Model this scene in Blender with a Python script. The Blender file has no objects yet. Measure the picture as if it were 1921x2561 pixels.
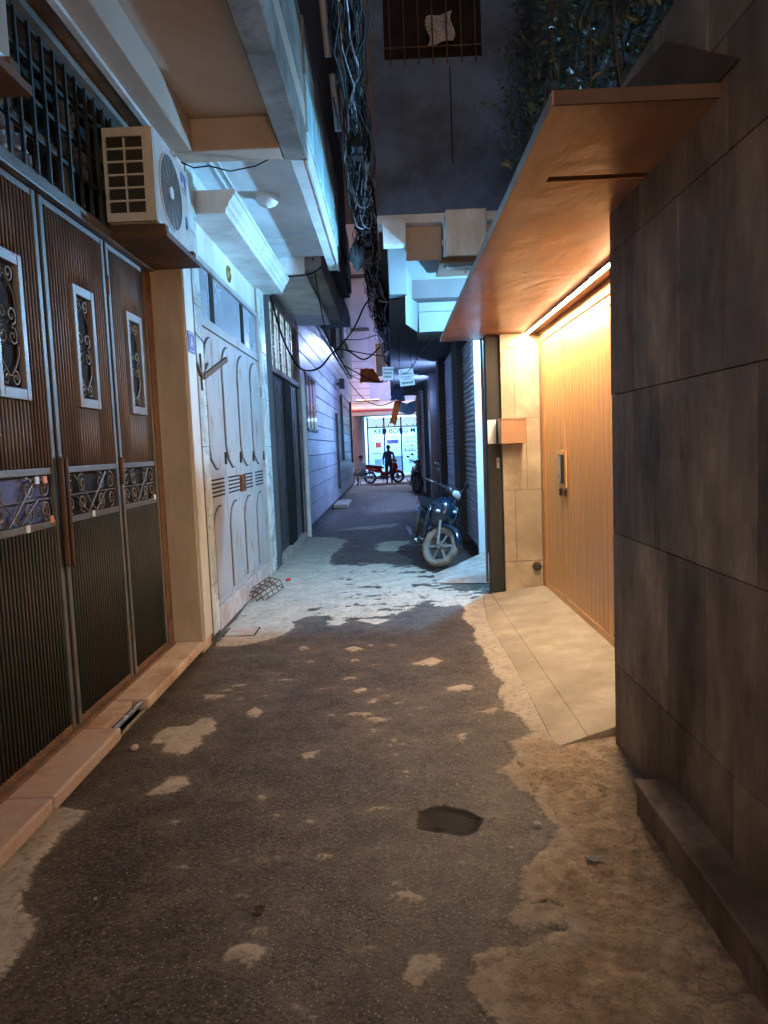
import bpy, math, random
import numpy as np
from mathutils import Vector, Matrix
random.seed(7); RNG = np.random.default_rng(7)
SC = bpy.context.scene; COL = SC.collection
D = math.radians

# ------------------------------------------------------------------ camera
cam_d = bpy.data.cameras.new('camera'); cam = bpy.data.objects.new('camera', cam_d); COL.objects.link(cam)
cam_d.sensor_fit = 'VERTICAL'; cam_d.sensor_height = 36.0; cam_d.lens = 36.0 * 1830.0 / 2561.0
cam_d.clip_start = 0.05; cam_d.clip_end = 500
YAW, PITCH, ROLL = D(-0.75), D(5.1), D(2.3)
_f = Vector((math.sin(YAW) * math.cos(PITCH), math.cos(YAW) * math.cos(PITCH), -math.sin(PITCH)))
_r0 = Vector((math.cos(YAW), -math.sin(YAW), 0)); _u0 = _r0.cross(_f)
_r = _r0 * math.cos(ROLL) - _u0 * math.sin(ROLL); _u = _u0 * math.cos(ROLL) + _r0 * math.sin(ROLL)
_m = Matrix((_r, _u, -_f)).transposed().to_4x4(); _m.translation = (0, 0, 1.6)
cam.matrix_world = _m
SC.camera = cam

# ------------------------------------------------------------------ world (night sky) and exposure
W = bpy.data.worlds.new("World"); SC.world = W; W.use_nodes = True
wn = W.node_tree; wn.nodes.clear()
_sky = wn.nodes.new('ShaderNodeTexSky'); _sky.sky_type = 'NISHITA'; _sky.sun_disc = False
_sky.sun_elevation = D(2); _sky.sun_rotation = D(180)
_bg = wn.nodes.new('ShaderNodeBackground'); _bg.inputs['Strength'].default_value = 0.11
_wo = wn.nodes.new('ShaderNodeOutputWorld')
_tint = wn.nodes.new('ShaderNodeMix'); _tint.data_type = 'RGBA'; _tint.blend_type = 'MULTIPLY'; _tint.inputs[0].default_value = 1; _tint.inputs[7].default_value = (.62, .80, 1.45, 1)
wn.links.new(_sky.outputs[0], _tint.inputs[6]); wn.links.new(_tint.outputs[2], _bg.inputs[0]); wn.links.new(_bg.outputs[0], _wo.inputs[0])
SC.view_settings.view_transform = 'Standard'; SC.view_settings.look = 'None'
SC.view_settings.exposure = 1.2; SC.view_settings.gamma = 1.0; SC.view_settings.use_curve_mapping = False
SC.render.engine = 'CYCLES'
SC.cycles.use_denoising = True
SC.cycles.max_bounces = 8; SC.cycles.diffuse_bounces = 5; SC.cycles.sample_clamp_indirect = 6.0
# lamp strengths (each lamp is built further down, where it hangs)
LED_L = 222.0            # warm strip under the wooden canopy
TUBE_W = 5600.0           # cool tube behind the steel post
BLUE_W = 240.0          # added blue floods hidden on the shuttered side
SHOP_W = 135.0          # ice shop interior light
STREET_W = 1500.0        # street lamp at the far junction
SIDE_FILL_W = 1.5          # warm fill globe on the near left house, added outside the frame
BACK_W = 310.0          # warm fill lamp added behind the camera

# ------------------------------------------------------------------ helpers
def tag(o, label=None, cat=None, group=None, kind=None):
    if label: o['label'] = label
    if cat: o['category'] = cat
    if group: o['group'] = group
    if kind: o['kind'] = kind
    return o

def thing(name, label, cat, loc=(0, 0, 0), group=None, rot=None):
    o = bpy.data.objects.new(name, None); COL.objects.link(o); o.location = loc
    o.empty_display_size = 0.1
    if rot is not None: o.rotation_euler = rot
    return tag(o, label, cat, group)

class MB:
    def __init__(s): s.v = []; s.f = []
    def add(s, vs, fs):
        n = len(s.v); s.v += [tuple(v) for v in vs]; s.f += [tuple(i + n for i in f) for f in fs]; return s
    def box(s, x0, x1, y0, y1, z0, z1):
        x0, x1 = sorted((x0, x1)); y0, y1 = sorted((y0, y1)); z0, z1 = sorted((z0, z1))
        return s.add([(x0,y0,z0),(x1,y0,z0),(x1,y1,z0),(x0,y1,z0),(x0,y0,z1),(x1,y0,z1),(x1,y1,z1),(x0,y1,z1)],
                     [(0,3,2,1),(4,5,6,7),(0,1,5,4),(1,2,6,5),(2,3,7,6),(3,0,4,7)])
    def bar(s, p, q, w, h, up=(0, 0, 1)):
        p, q = Vector(p), Vector(q); d = (q - p).normalized(); up = Vector(up)
        if abs(d.dot(up)) > .99: up = Vector((1, 0, 0))
        a = d.cross(up).normalized() * (w / 2); b = a.cross(d).normalized() * (h / 2)
        vs = [c + i * a + j * b for c in (p, q) for i, j in ((-1,-1),(1,-1),(1,1),(-1,1))]
        return s.add(vs, [(0,1,2,3),(7,6,5,4),(0,4,5,1),(1,5,6,2),(2,6,7,3),(3,7,4,0)])
    def tube(s, pts, r, n=6, closed=False):
        pts = [Vector(p) for p in pts]; m = len(pts); rs = r if hasattr(r, '__len__') else [r] * m
        prev = None; rings = []
        for i, p in enumerate(pts):
            if closed: t = (pts[(i + 1) % m] - pts[i - 1])
            else: t = pts[min(i + 1, m - 1)] - pts[max(i - 1, 0)]
            t = t.normalized() if t.length > 1e-9 else Vector((0, 0, 1))
            if prev is None:
                prev = t.orthogonal().normalized()
            a = (prev - t * prev.dot(t));
            a = a.normalized() if a.length > 1e-6 else t.orthogonal().normalized()
            prev = a; b = t.cross(a)
            rings.append([p + (a * math.cos(2*math.pi*k/n) + b * math.sin(2*math.pi*k/n)) * rs[i] for k in range(n)])
        vs = [v for rg in rings for v in rg]; fs = []
        for i in range(m if closed else m - 1):
            j = (i + 1) % m
            for k in range(n): fs.append((i*n+k, i*n+(k+1)%n, j*n+(k+1)%n, j*n+k))
        if not closed: fs += [tuple(range(n))[::-1], tuple((m-1)*n+k for k in range(n))]
        return s.add(vs, fs)
    def cyl(s, p, q, r, r2=None, n=16): return s.tube([p, q], [r, r if r2 is None else r2], n)
    def prism(s, poly, axis, a, b):
        n = len(poly)
        def P(u, v, t): return {'x': (t, u, v), 'y': (u, t, v), 'z': (u, v, t)}[axis]
        vs = [P(u, v, a) for u, v in poly] + [P(u, v, b) for u, v in poly]
        return s.add(vs, [tuple(range(n))[::-1], tuple(range(n, 2*n))] + [(i, (i+1)%n, (i+1)%n+n, i+n) for i in range(n)])
    def ell(s, c, r, n=14, m=9, z0=-1., z1=1.):
        c = Vector(c); vs = []; fs = []
        for i in range(m + 1):
            t = z0 + (z1 - z0) * i / m; ph = math.asin(max(-1, min(1, t)))
            for k in range(n):
                a = 2*math.pi*k/n; vs.append((c.x + r[0]*math.cos(ph)*math.cos(a), c.y + r[1]*math.cos(ph)*math.sin(a), c.z + r[2]*math.sin(ph)))
        for i in range(m):
            for k in range(n): fs.append((i*n+k, i*n+(k+1)%n, (i+1)*n+(k+1)%n, (i+1)*n+k))
        fs += [tuple(range(n))[::-1], tuple(m*n+k for k in range(n))]
        return s.add(vs, fs)
    def torus(s, c, ax, R, r, n=28, m=8, a0=0, a1=2*math.pi):
        c = Vector(c); ax = Vector(ax).normalized(); u = ax.orthogonal().normalized(); w = ax.cross(u)
        full = abs(a1 - a0) > 6.28
        pts = [c + (u*math.cos(a0+(a1-a0)*i/n) + w*math.sin(a0+(a1-a0)*i/n))*R for i in range(n if full else n+1)]
        return s.tube(pts, r, m, closed=full)
    def loft(s, secs, closed=True):      # list of equal-length rings
        n = len(secs[0]); m = len(secs); vs = [v for r in secs for v in r]; fs = []
        for i in range(m-1):
            for k in range(n): fs.append((i*n+k, i*n+(k+1)%n, (i+1)*n+(k+1)%n, (i+1)*n+k))
        fs += [tuple(range(n))[::-1], tuple((m-1)*n+k for k in range(n))]
        return s.add(vs, fs)
    def quad(s, *p): return s.add(p, [tuple(range(len(p)))])
    def xf(s, M): s.v = [tuple(M @ Vector(v)) for v in s.v]; return s
    def build(s, name, mat, parent=None, smooth=False, bev=0, local=False, kind=None, label=None):
        me = bpy.data.meshes.new(name)
        off = Vector((0, 0, 0))
        if parent is not None and not local:
            q = parent
            while q is not None: off += q.location; q = q.parent
        me.from_pydata([tuple(Vector(v) - off) for v in s.v], [], s.f); me.validate(); 
        import bmesh
        bm = bmesh.new(); bm.from_mesh(me); bmesh.ops.recalc_face_normals(bm, faces=bm.faces); bm.to_mesh(me); bm.free()
        if smooth: me.shade_smooth()
        me.materials.append(mat)
        o = bpy.data.objects.new(name, me); COL.objects.link(o)
        if parent is not None: o.parent = parent
        if smooth and smooth != 'all': me.set_sharp_from_angle(angle=D(38))
        if bev:
            b = o.modifiers.new('bevel', 'BEVEL'); b.width = bev; b.segments = 2; b.limit_method = 'ANGLE'; b.angle_limit = D(40)
        if kind: o['kind'] = kind
        if label: o['label'] = label
        return o

def inst(o, off, parent=None):
    c = o.copy(); COL.objects.link(c); c.parent = parent or o.parent; c.location = o.location + Vector(off); return c

def copy_tree(o, parent=None):
    c = o.copy(); COL.objects.link(c)
    if parent: c.parent = parent
    for ch in [x for x in bpy.data.objects if x.parent == o]: copy_tree(ch, c)
    return c

# ------------------------------------------------------------------ materials
def N(nt, t, **kw):
    n = nt.nodes.new(t)
    for k, v in kw.items(): setattr(n, k, v)
    return n

def pmat(name, base, rough=.6, metal=0., var=.25, scale=2.5, stain=None, stain_amt=.0, stain_scale=1.2, stain_edge=.12, streak=False,
         bump=.15, bscale=45, bdist=.01, spec=.5, coat=0, rvar=.1, fine=0.0, fscale=300):
    m = bpy.data.materials.new(name); m.use_nodes = True; nt = m.node_tree; nt.nodes.clear(); L = nt.links.new
    out = N(nt, 'ShaderNodeOutputMaterial'); b = N(nt, 'ShaderNodeBsdfPrincipled'); L(b.outputs[0], out.inputs[0])
    geo = N(nt, 'ShaderNodeNewGeometry'); mp = N(nt, 'ShaderNodeMapping'); L(geo.outputs['Position'], mp.inputs[0])
    if streak: mp.inputs['Scale'].default_value = (1, 1, .09) if streak is True else streak
    n1 = N(nt, 'ShaderNodeTexNoise'); n1.inputs['Scale'].default_value = scale; n1.inputs['Detail'].default_value = 8; n1.inputs['Roughness'].default_value = .62
    L(mp.outputs[0], n1.inputs['Vector'])
    mr = N(nt, 'ShaderNodeMapRange'); mr.inputs[1].default_value = .3; mr.inputs[2].default_value = .7
    mr.inputs[3].default_value = 1 - var; mr.inputs[4].default_value = 1 + var; L(n1.outputs[0], mr.inputs[0])
    mul = N(nt, 'ShaderNodeMix', data_type='RGBA', blend_type='MULTIPLY'); mul.inputs[0].default_value = 1
    mul.inputs[6].default_value = (*base, 1); L(mr.outputs[0], mul.inputs[7]); col = mul.outputs[2]
    if fine:
        nf = N(nt, 'ShaderNodeTexNoise'); nf.inputs['Scale'].default_value = fscale; nf.inputs['Detail'].default_value = 3
        L(geo.outputs['Position'], nf.inputs['Vector'])
        mf = N(nt, 'ShaderNodeMapRange'); mf.inputs[1].default_value = .3; mf.inputs[2].default_value = .7; mf.inputs[3].default_value = 1-fine; mf.inputs[4].default_value = 1+fine
        L(nf.outputs[0], mf.inputs[0]); m3 = N(nt, 'ShaderNodeMix', data_type='RGBA', blend_type='MULTIPLY'); m3.inputs[0].default_value = 1
        L(col, m3.inputs[6]); L(mf.outputs[0], m3.inputs[7]); col = m3.outputs[2]
    if stain is not None:
        n2 = N(nt, 'ShaderNodeTexNoise'); n2.inputs['Scale'].default_value = stain_scale; n2.inputs['Detail'].default_value = 10; n2.inputs['Roughness'].default_value = .68
        L(mp.outputs[0], n2.inputs['Vector'])
        r2 = N(nt, 'ShaderNodeMapRange'); c = .62 - .3 * stain_amt
        r2.inputs[1].default_value = c - stain_edge; r2.inputs[2].default_value = c + stain_edge; L(n2.outputs[0], r2.inputs[0])
        mx = N(nt, 'ShaderNodeMix', data_type='RGBA'); L(r2.outputs[0], mx.inputs[0]); L(col, mx.inputs[6]); mx.inputs[7].default_value = (*stain, 1); col = mx.outputs[2]
    L(col, b.inputs['Base Color']); b.inputs['Metallic'].default_value = metal; b.inputs['Specular IOR Level'].default_value = spec
    if coat: b.inputs['Coat Weight'].default_value = coat; b.inputs['Coat Roughness'].default_value = .15
    rr = N(nt, 'ShaderNodeMapRange'); rr.inputs[1].default_value = .3; rr.inputs[2].default_value = .7
    rr.inputs[3].default_value = max(.03, rough - rvar); rr.inputs[4].default_value = min(1, rough + rvar); L(n1.outputs[0], rr.inputs[0]); L(rr.outputs[0], b.inputs['Roughness'])
    if bump:
        n3 = N(nt, 'ShaderNodeTexNoise'); n3.inputs['Scale'].default_value = bscale; n3.inputs['Detail'].default_value = 6
        L(mp.outputs[0], n3.inputs['Vector']); bp = N(nt, 'ShaderNodeBump'); bp.inputs['Strength'].default_value = bump; bp.inputs['Distance'].default_value = bdist
        L(n3.outputs[0], bp.inputs['Height']); L(bp.outputs[0], b.inputs['Normal'])
    return m

def emat(name, color, strength):
    m = bpy.data.materials.new(name); m.use_nodes = True; nt = m.node_tree; nt.nodes.clear()
    out = N(nt, 'ShaderNodeOutputMaterial'); e = N(nt, 'ShaderNodeEmission'); e.inputs[0].default_value = (*color, 1); e.inputs[1].default_value = strength
    nt.links.new(e.outputs[0], out.inputs[0]); return m

def glassmat(name, tint, clear=.55, rough=.05):
    m = bpy.data.materials.new(name); m.use_nodes = True; nt = m.node_tree; nt.nodes.clear(); L = nt.links.new
    out = N(nt, 'ShaderNodeOutputMaterial'); a = N(nt, 'ShaderNodeBsdfTransparent'); a.inputs[0].default_value = (*tint, 1)
    b = N(nt, 'ShaderNodeBsdfPrincipled'); b.inputs['Base Color'].default_value = (*[c*.25 for c in tint], 1); b.inputs['Roughness'].default_value = rough
    mx = N(nt, 'ShaderNodeMixShader'); mx.inputs[0].default_value = clear; L(b.outputs[0], mx.inputs[1]); L(a.outputs[0], mx.inputs[2]); L(mx.outputs[0], out.inputs[0]); return m

M = {}
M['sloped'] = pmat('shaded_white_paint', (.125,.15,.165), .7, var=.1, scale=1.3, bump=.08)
M['plaster_grey'] = pmat('plaster_grey', (.36,.32,.28), .85, var=.3, scale=1.8, stain=(.14,.11,.085), stain_amt=.42, bump=.3, bscale=25)
M['soffit'] = pmat('soffit_plaster', (.58,.47,.38), .9, var=.18, scale=1.2, stain=(.36,.25,.18), stain_amt=.3, stain_edge=.22, bump=.15)
M['pillar_plaster'] = pmat('pillar_plaster', (.66,.58,.47), .85, var=.28, scale=1.8, stain=(.19,.17,.12), stain_amt=.35, stain_edge=.25, streak=(1,1,.35), bump=.35, bscale=18)
M['white_paint'] = pmat('white_paint', (.70,.72,.71), .55, var=.14, scale=2.2, stain=(.42,.38,.32), stain_amt=.12, stain_scale=2.5, stain_edge=.2, streak=(1,1,.4), bump=.12)
M['white_tile'] = pmat('marble_tile', (.60,.68,.65), .3, var=.14, scale=3, stain=(.42,.40,.34), stain_amt=.22, stain_scale=5, stain_edge=.12, bump=.05)
M['white_soffit'] = pmat('white_soffit', (.72,.74,.76), .7, var=.08, scale=1.3, stain=(.46,.46,.45), stain_amt=.2, stain_edge=.2, bump=.06)
M['door_paint'] = pmat('door_paint', (.36,.345,.335), .45, var=.14, scale=2.4, stain=(.24,.13,.075), stain_amt=.05, stain_scale=5.0, stain_edge=.05, streak=(1,1,.45), bump=.08)
M['frosted'] = pmat('frosted_glass', (.30,.33,.37), .25, var=.16, scale=1.1, bump=.05)
M['grille_dark'] = pmat('dark_window_bars', (.022,.034,.036), .55, var=.3)
M['grille_green'] = pmat('painted_grille', (.105,.12,.125), .5, var=.3, stain=(.13,.07,.045), stain_amt=.12, stain_scale=9, bump=.2)
M['rib_up'] = pmat('rusty_rib', (.185,.145,.115), .68, var=.45, scale=5, stain=(.12,.070,.045), stain_amt=.35, stain_scale=2.2, stain_edge=.18, streak=(1,1,.25), bump=.2)
M['rib_low'] = pmat('green_rib', (.022,.037,.034), .7, var=.35, scale=5, stain=(.06,.035,.022), stain_amt=.12, stain_scale=3, stain_edge=.12, streak=(1,1,.25), bump=.2)
M['rust'] = pmat('rusty_steel', (.095,.055,.036), .75, var=.4, scale=8, stain=(.19,.095,.05), stain_amt=.35, stain_scale=10, bump=.3)
M['inset_blue'] = pmat('pale_frame_paint', (.20,.22,.24), .4, var=.2, scale=6, stain=(.26,.15,.10), stain_amt=.1, stain_scale=7, bump=.15)
M['dark_back'] = pmat('dark_sheet', (.022,.020,.019), .8, var=.4, scale=4, spec=.1)
M['gate_back'] = pmat('gate_sheet', (.012,.010,.009), .9, var=.4, scale=3, spec=.1)
M['scroll'] = pmat('scroll_iron', (.22,.18,.13), .5, var=.3, scale=14, bump=.1)
M['scroll_dark'] = pmat('scroll_iron_dark', (.13,.10,.075), .5, var=.3, scale=14, bump=.1)
M['dark_glass'] = pmat('dark_window_glass', (.05,.055,.06), .12, var=.5, scale=3, bump=.05)
M['ac_white'] = pmat('ac_casing', (.62,.61,.58), .45, var=.1, scale=4, stain=(.42,.36,.28), stain_amt=.14, stain_scale=3, streak=(1,1,.4), stain_edge=.15, bump=.03)
M['ac_fan'] = pmat('ac_fan_grille', (.12,.108,.095), .5, var=.2)
M['ac_dark'] = pmat('ac_coil', (.018,.014,.012), .6, var=.4, scale=30)
M['bracket'] = pmat('bracket_rust', (.12,.06,.035), .8, var=.4, scale=8, stain=(.05,.03,.02), stain_amt=.4, bump=.3)
M['black'] = pmat('black_plastic', (.018,.018,.02), .4, var=.2)
M['rubber'] = pmat('cable_rubber', (.010,.010,.011), .8, var=.3, spec=.12)
M['cable_grey'] = pmat('cable_grey', (.26,.27,.30), .45, var=.2)
M['cable_mid'] = pmat('cable_mid', (.030,.030,.032), .7, var=.2, spec=.2)
M['granite'] = pmat('pink_granite', (.60,.47,.40), .5, var=.2, scale=3, stain=(.33,.19,.13), stain_amt=.32, stain_scale=3, stain_edge=.2, bump=.12, bscale=90, fine=.28, fscale=240)
M['granite_lt'] = pmat('pale_granite', (.66,.54,.43), .5, var=.22, scale=3, stain=(.36,.19,.11), stain_amt=.32, stain_scale=3.2, stain_edge=.15, bump=.12, bscale=90, fine=.2, fscale=240)
M['steel'] = pmat('bright_steel', (.62,.60,.58), .28, metal=.9, var=.2)
M['wood_gate'] = pmat('wood_look_aluminium', (.64,.335,.125), .38, var=.16, scale=2.5, streak=(14,14,.35), bump=.05, bscale=20, spec=.4, fine=.05)
M['gate_frame'] = pmat('gate_frame_bronze', (.30,.15,.07), .35, var=.15, scale=3)
M['bronze_dark'] = pmat('dark_bronze', (.085,.045,.025), .4, var=.3, scale=4)
M['beige_tile'] = pmat('beige_stone_tile', (.50,.42,.30), .5, var=.17, scale=2.6, stain=(.34,.27,.18), stain_amt=.2, stain_scale=2.4, stain_edge=.2, bump=.1)
M['grout'] = pmat('grout', (.30,.26,.20), .9, var=.2)
M['dark_grout'] = pmat('dark_grout', (.085,.064,.046), .9, var=.2)
M['canopy'] = None
M['post'] = pmat('grey_steel_post', (.020,.026,.030), .6, var=.35, spec=.2, scale=3, stain=(.07,.06,.05), stain_amt=.1, streak=(1,1,.12), stain_edge=.2)
M['concrete'] = pmat('apron_concrete', (.43,.375,.30), .8, var=.26, scale=3.2, stain=(.28,.235,.17), stain_amt=.38, stain_scale=2.8, stain_edge=.18, bump=.25, bscale=40, fine=.07, fscale=200)
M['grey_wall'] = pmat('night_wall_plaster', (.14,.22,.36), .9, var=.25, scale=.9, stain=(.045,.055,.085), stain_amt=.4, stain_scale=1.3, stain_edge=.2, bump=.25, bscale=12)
M['dark_wall'] = pmat('dark_wall', (.075,.07,.07), .9, var=.3, scale=1)
M['shutter'] = pmat('shutter_slat', (.50,.52,.57), .38, metal=.3, var=.14, scale=3, streak=(1,1,.3))
M['clad'] = pmat('metal_cladding', (.55,.57,.62), .36, metal=.25, var=.2, scale=2.0, stain=(.22,.23,.27), stain_amt=.15, stain_scale=1.5, stain_edge=.25, streak=(1,.3,1), bump=0, rvar=.05)
M['clad_dark'] = pmat('cladding_gap', (.05,.05,.06), .5)
M['dark_gate'] = pmat('dark_blue_gate', (.06,.065,.08), .32, metal=.3, var=.3, scale=2, streak=(1,1,.15))
M['lilac'] = pmat('lilac_wall', (.58,.54,.66), .85, var=.18, scale=1.2, stain=(.28,.24,.30), stain_amt=.2, stain_edge=.2)
M['peach'] = pmat('peach_wall', (.62,.45,.34), .85, var=.15, scale=1)
M['beige_wall'] = pmat('beige_wall', (.40,.33,.27), .85, var=.2, scale=1)
M['blue_plate'] = pmat('enamel_blue', (.035,.06,.30), .3, var=.12)
M['white_flat'] = pmat('white_print', (.75,.77,.8), .5, var=.04)
M['ink'] = pmat('dark_ink', (.05,.055,.09), .6, var=.1)
M['paper'] = pmat('paper_sheet', (.62,.66,.72), .7, var=.1, scale=6, stain=(.45,.46,.5), stain_amt=.15)
M['gold'] = pmat('brass_ring', (.42,.30,.10), .35, metal=.7, var=.25)
M['wood_old'] = pmat('weathered_wood', (.11,.07,.045), .8, var=.35, scale=6, bump=.3)
M['bag'] = pmat('blue_plastic_bag', (.20,.48,.78), .35, var=.25, scale=9)
M['orange'] = pmat('orange_cloth', (.85,.22,.05), .75, var=.25, scale=5)
M['navy'] = pmat('navy_cloth', (.07,.09,.20), .8, var=.25, scale=5)
M['red'] = pmat('red_paint', (.62,.03,.035), .25, var=.15, coat=.5)
M['blue_paint'] = pmat('blue_black_paint', (.006,.016,.036), .22, var=.2, coat=.7)
M['tyre'] = pmat('tyre_rubber', (.10,.09,.08), .85, var=.25, scale=10, stain=(.26,.21,.16), stain_amt=.45, stain_scale=8, bump=.3)
M['alloy'] = pmat('alloy_wheel', (.20,.195,.19), .5, metal=.3, var=.25, scale=9)
M['chrome'] = pmat('chrome', (.38,.38,.38), .3, metal=1, var=.1)
M['lens'] = pmat('lamp_lens', (.62,.65,.68), .12, var=.2, scale=12, coat=.6)
M['leather'] = pmat('seat_vinyl', (.02,.02,.022), .5, var=.2)
M['skin'] = pmat('skin_tone', (.45,.29,.21), .6, var=.08)
M['hair'] = pmat('hair_black', (.02,.018,.018), .6, var=.2)
M['shirt_white'] = pmat('white_shirt', (.66,.66,.68), .85, var=.1, scale=8)
M['shorts_grey'] = pmat('grey_shorts', (.22,.25,.30), .85, var=.15, scale=8)
M['leaf'] = pmat('creeper_leaf', (.055,.075,.045), .45, var=.5, scale=9)
M['stem'] = pmat('creeper_stem', (.09,.07,.05), .8, var=.3)
M['net'] = pmat('grey_net_cloth', (.20,.19,.22), .8, var=.3, scale=7)
M['cloth_pale'] = pmat('pale_laundry', (.45,.45,.48), .85, var=.2, scale=6)
M['tan_pad'] = pmat('tan_tape', (.75,.30,.16), .6, var=.2)
M['ground_far'] = pmat('ground_earth', (.10,.09,.08), .9, var=.3)
M['street'] = pmat('street_asphalt', (.16,.16,.17), .75, var=.3, scale=3, bump=.3)
M['mailbox'] = pmat('mailbox_enamel', (.36,.20,.11), .4, var=.1, scale=4)
M['stone'] = pmat('stone_bit', (.30,.24,.19), .9, var=.3)
M['ramp_conc'] = pmat('ramp_concrete', (.46,.40,.36), .85, var=.22, scale=4, stain=(.32,.18,.12), stain_amt=.2, stain_scale=5, stain_edge=.15, bump=.4, bscale=30)

def wall_tile_mat(name, base):
    m = pmat(name, base, .62, var=.55, scale=3.0, stain=tuple(c*.36 for c in base), stain_amt=.52, stain_scale=2.6, stain_edge=.15, streak=(1.3,1.3,.55), bump=.35, bscale=7, spec=.18)
    nt = m.node_tree; b = next(n for n in nt.nodes if n.type == 'BSDF_PRINCIPLED')
    oi = N(nt, 'ShaderNodeObjectInfo'); mr = N(nt, 'ShaderNodeMapRange'); mr.inputs[3].default_value = .68; mr.inputs[4].default_value = 1.28
    src = b.inputs['Base Color'].links[0].from_socket; mx = N(nt, 'ShaderNodeMix', data_type='RGBA', blend_type='MULTIPLY'); mx.inputs[0].default_value = 1
    nt.links.new(oi.outputs['Random'], mr.inputs[0]); nt.links.new(src, mx.inputs[6]); nt.links.new(mr.outputs[0], mx.inputs[7]); nt.links.new(mx.outputs[2], b.inputs['Base Color'])
    return m
M['dark_tile'] = wall_tile_mat('dark_stone_tile', (.37,.285,.215))
M['beige_tile2'] = pmat('beige_stone_tile_varied', (.46,.385,.28), .55, var=.26, scale=3.5, stain=(.30,.24,.165), stain_amt=.42, stain_scale=3.4, stain_edge=.14, bump=.2, bscale=14, fine=.06, fscale=120)

def canopy_mat():
    m = pmat('varnished_canopy', (.54,.245,.112), .36, var=.34, scale=1.3, stain=(.24,.095,.042), stain_amt=.42, stain_scale=1.7, stain_edge=.2, streak=(2.2,.8,1), bump=0, spec=.5, rvar=.1)
    nt = m.node_tree; b = next(n for n in nt.nodes if n.type == 'BSDF_PRINCIPLED'); geo = N(nt, 'ShaderNodeNewGeometry')
    mp = N(nt, 'ShaderNodeMapping'); mp.inputs['Scale'].default_value = (1.0, .7, 1); mp.inputs['Rotation'].default_value = (0, 0, .5)
    n = N(nt, 'ShaderNodeTexNoise'); n.inputs['Scale'].default_value = 1.7; n.inputs['Detail'].default_value = 3; n.inputs['Distortion'].default_value = 1.4
    bp = N(nt, 'ShaderNodeBump'); bp.inputs['Strength'].default_value = .22; bp.inputs['Distance'].default_value = .05
    nt.links.new(geo.outputs['Position'], mp.inputs[0]); nt.links.new(mp.outputs[0], n.inputs['Vector']); nt.links.new(n.outputs[0], bp.inputs['Height']); nt.links.new(bp.outputs[0], b.inputs['Normal'])
    return m
M['canopy'] = canopy_mat()

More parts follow.
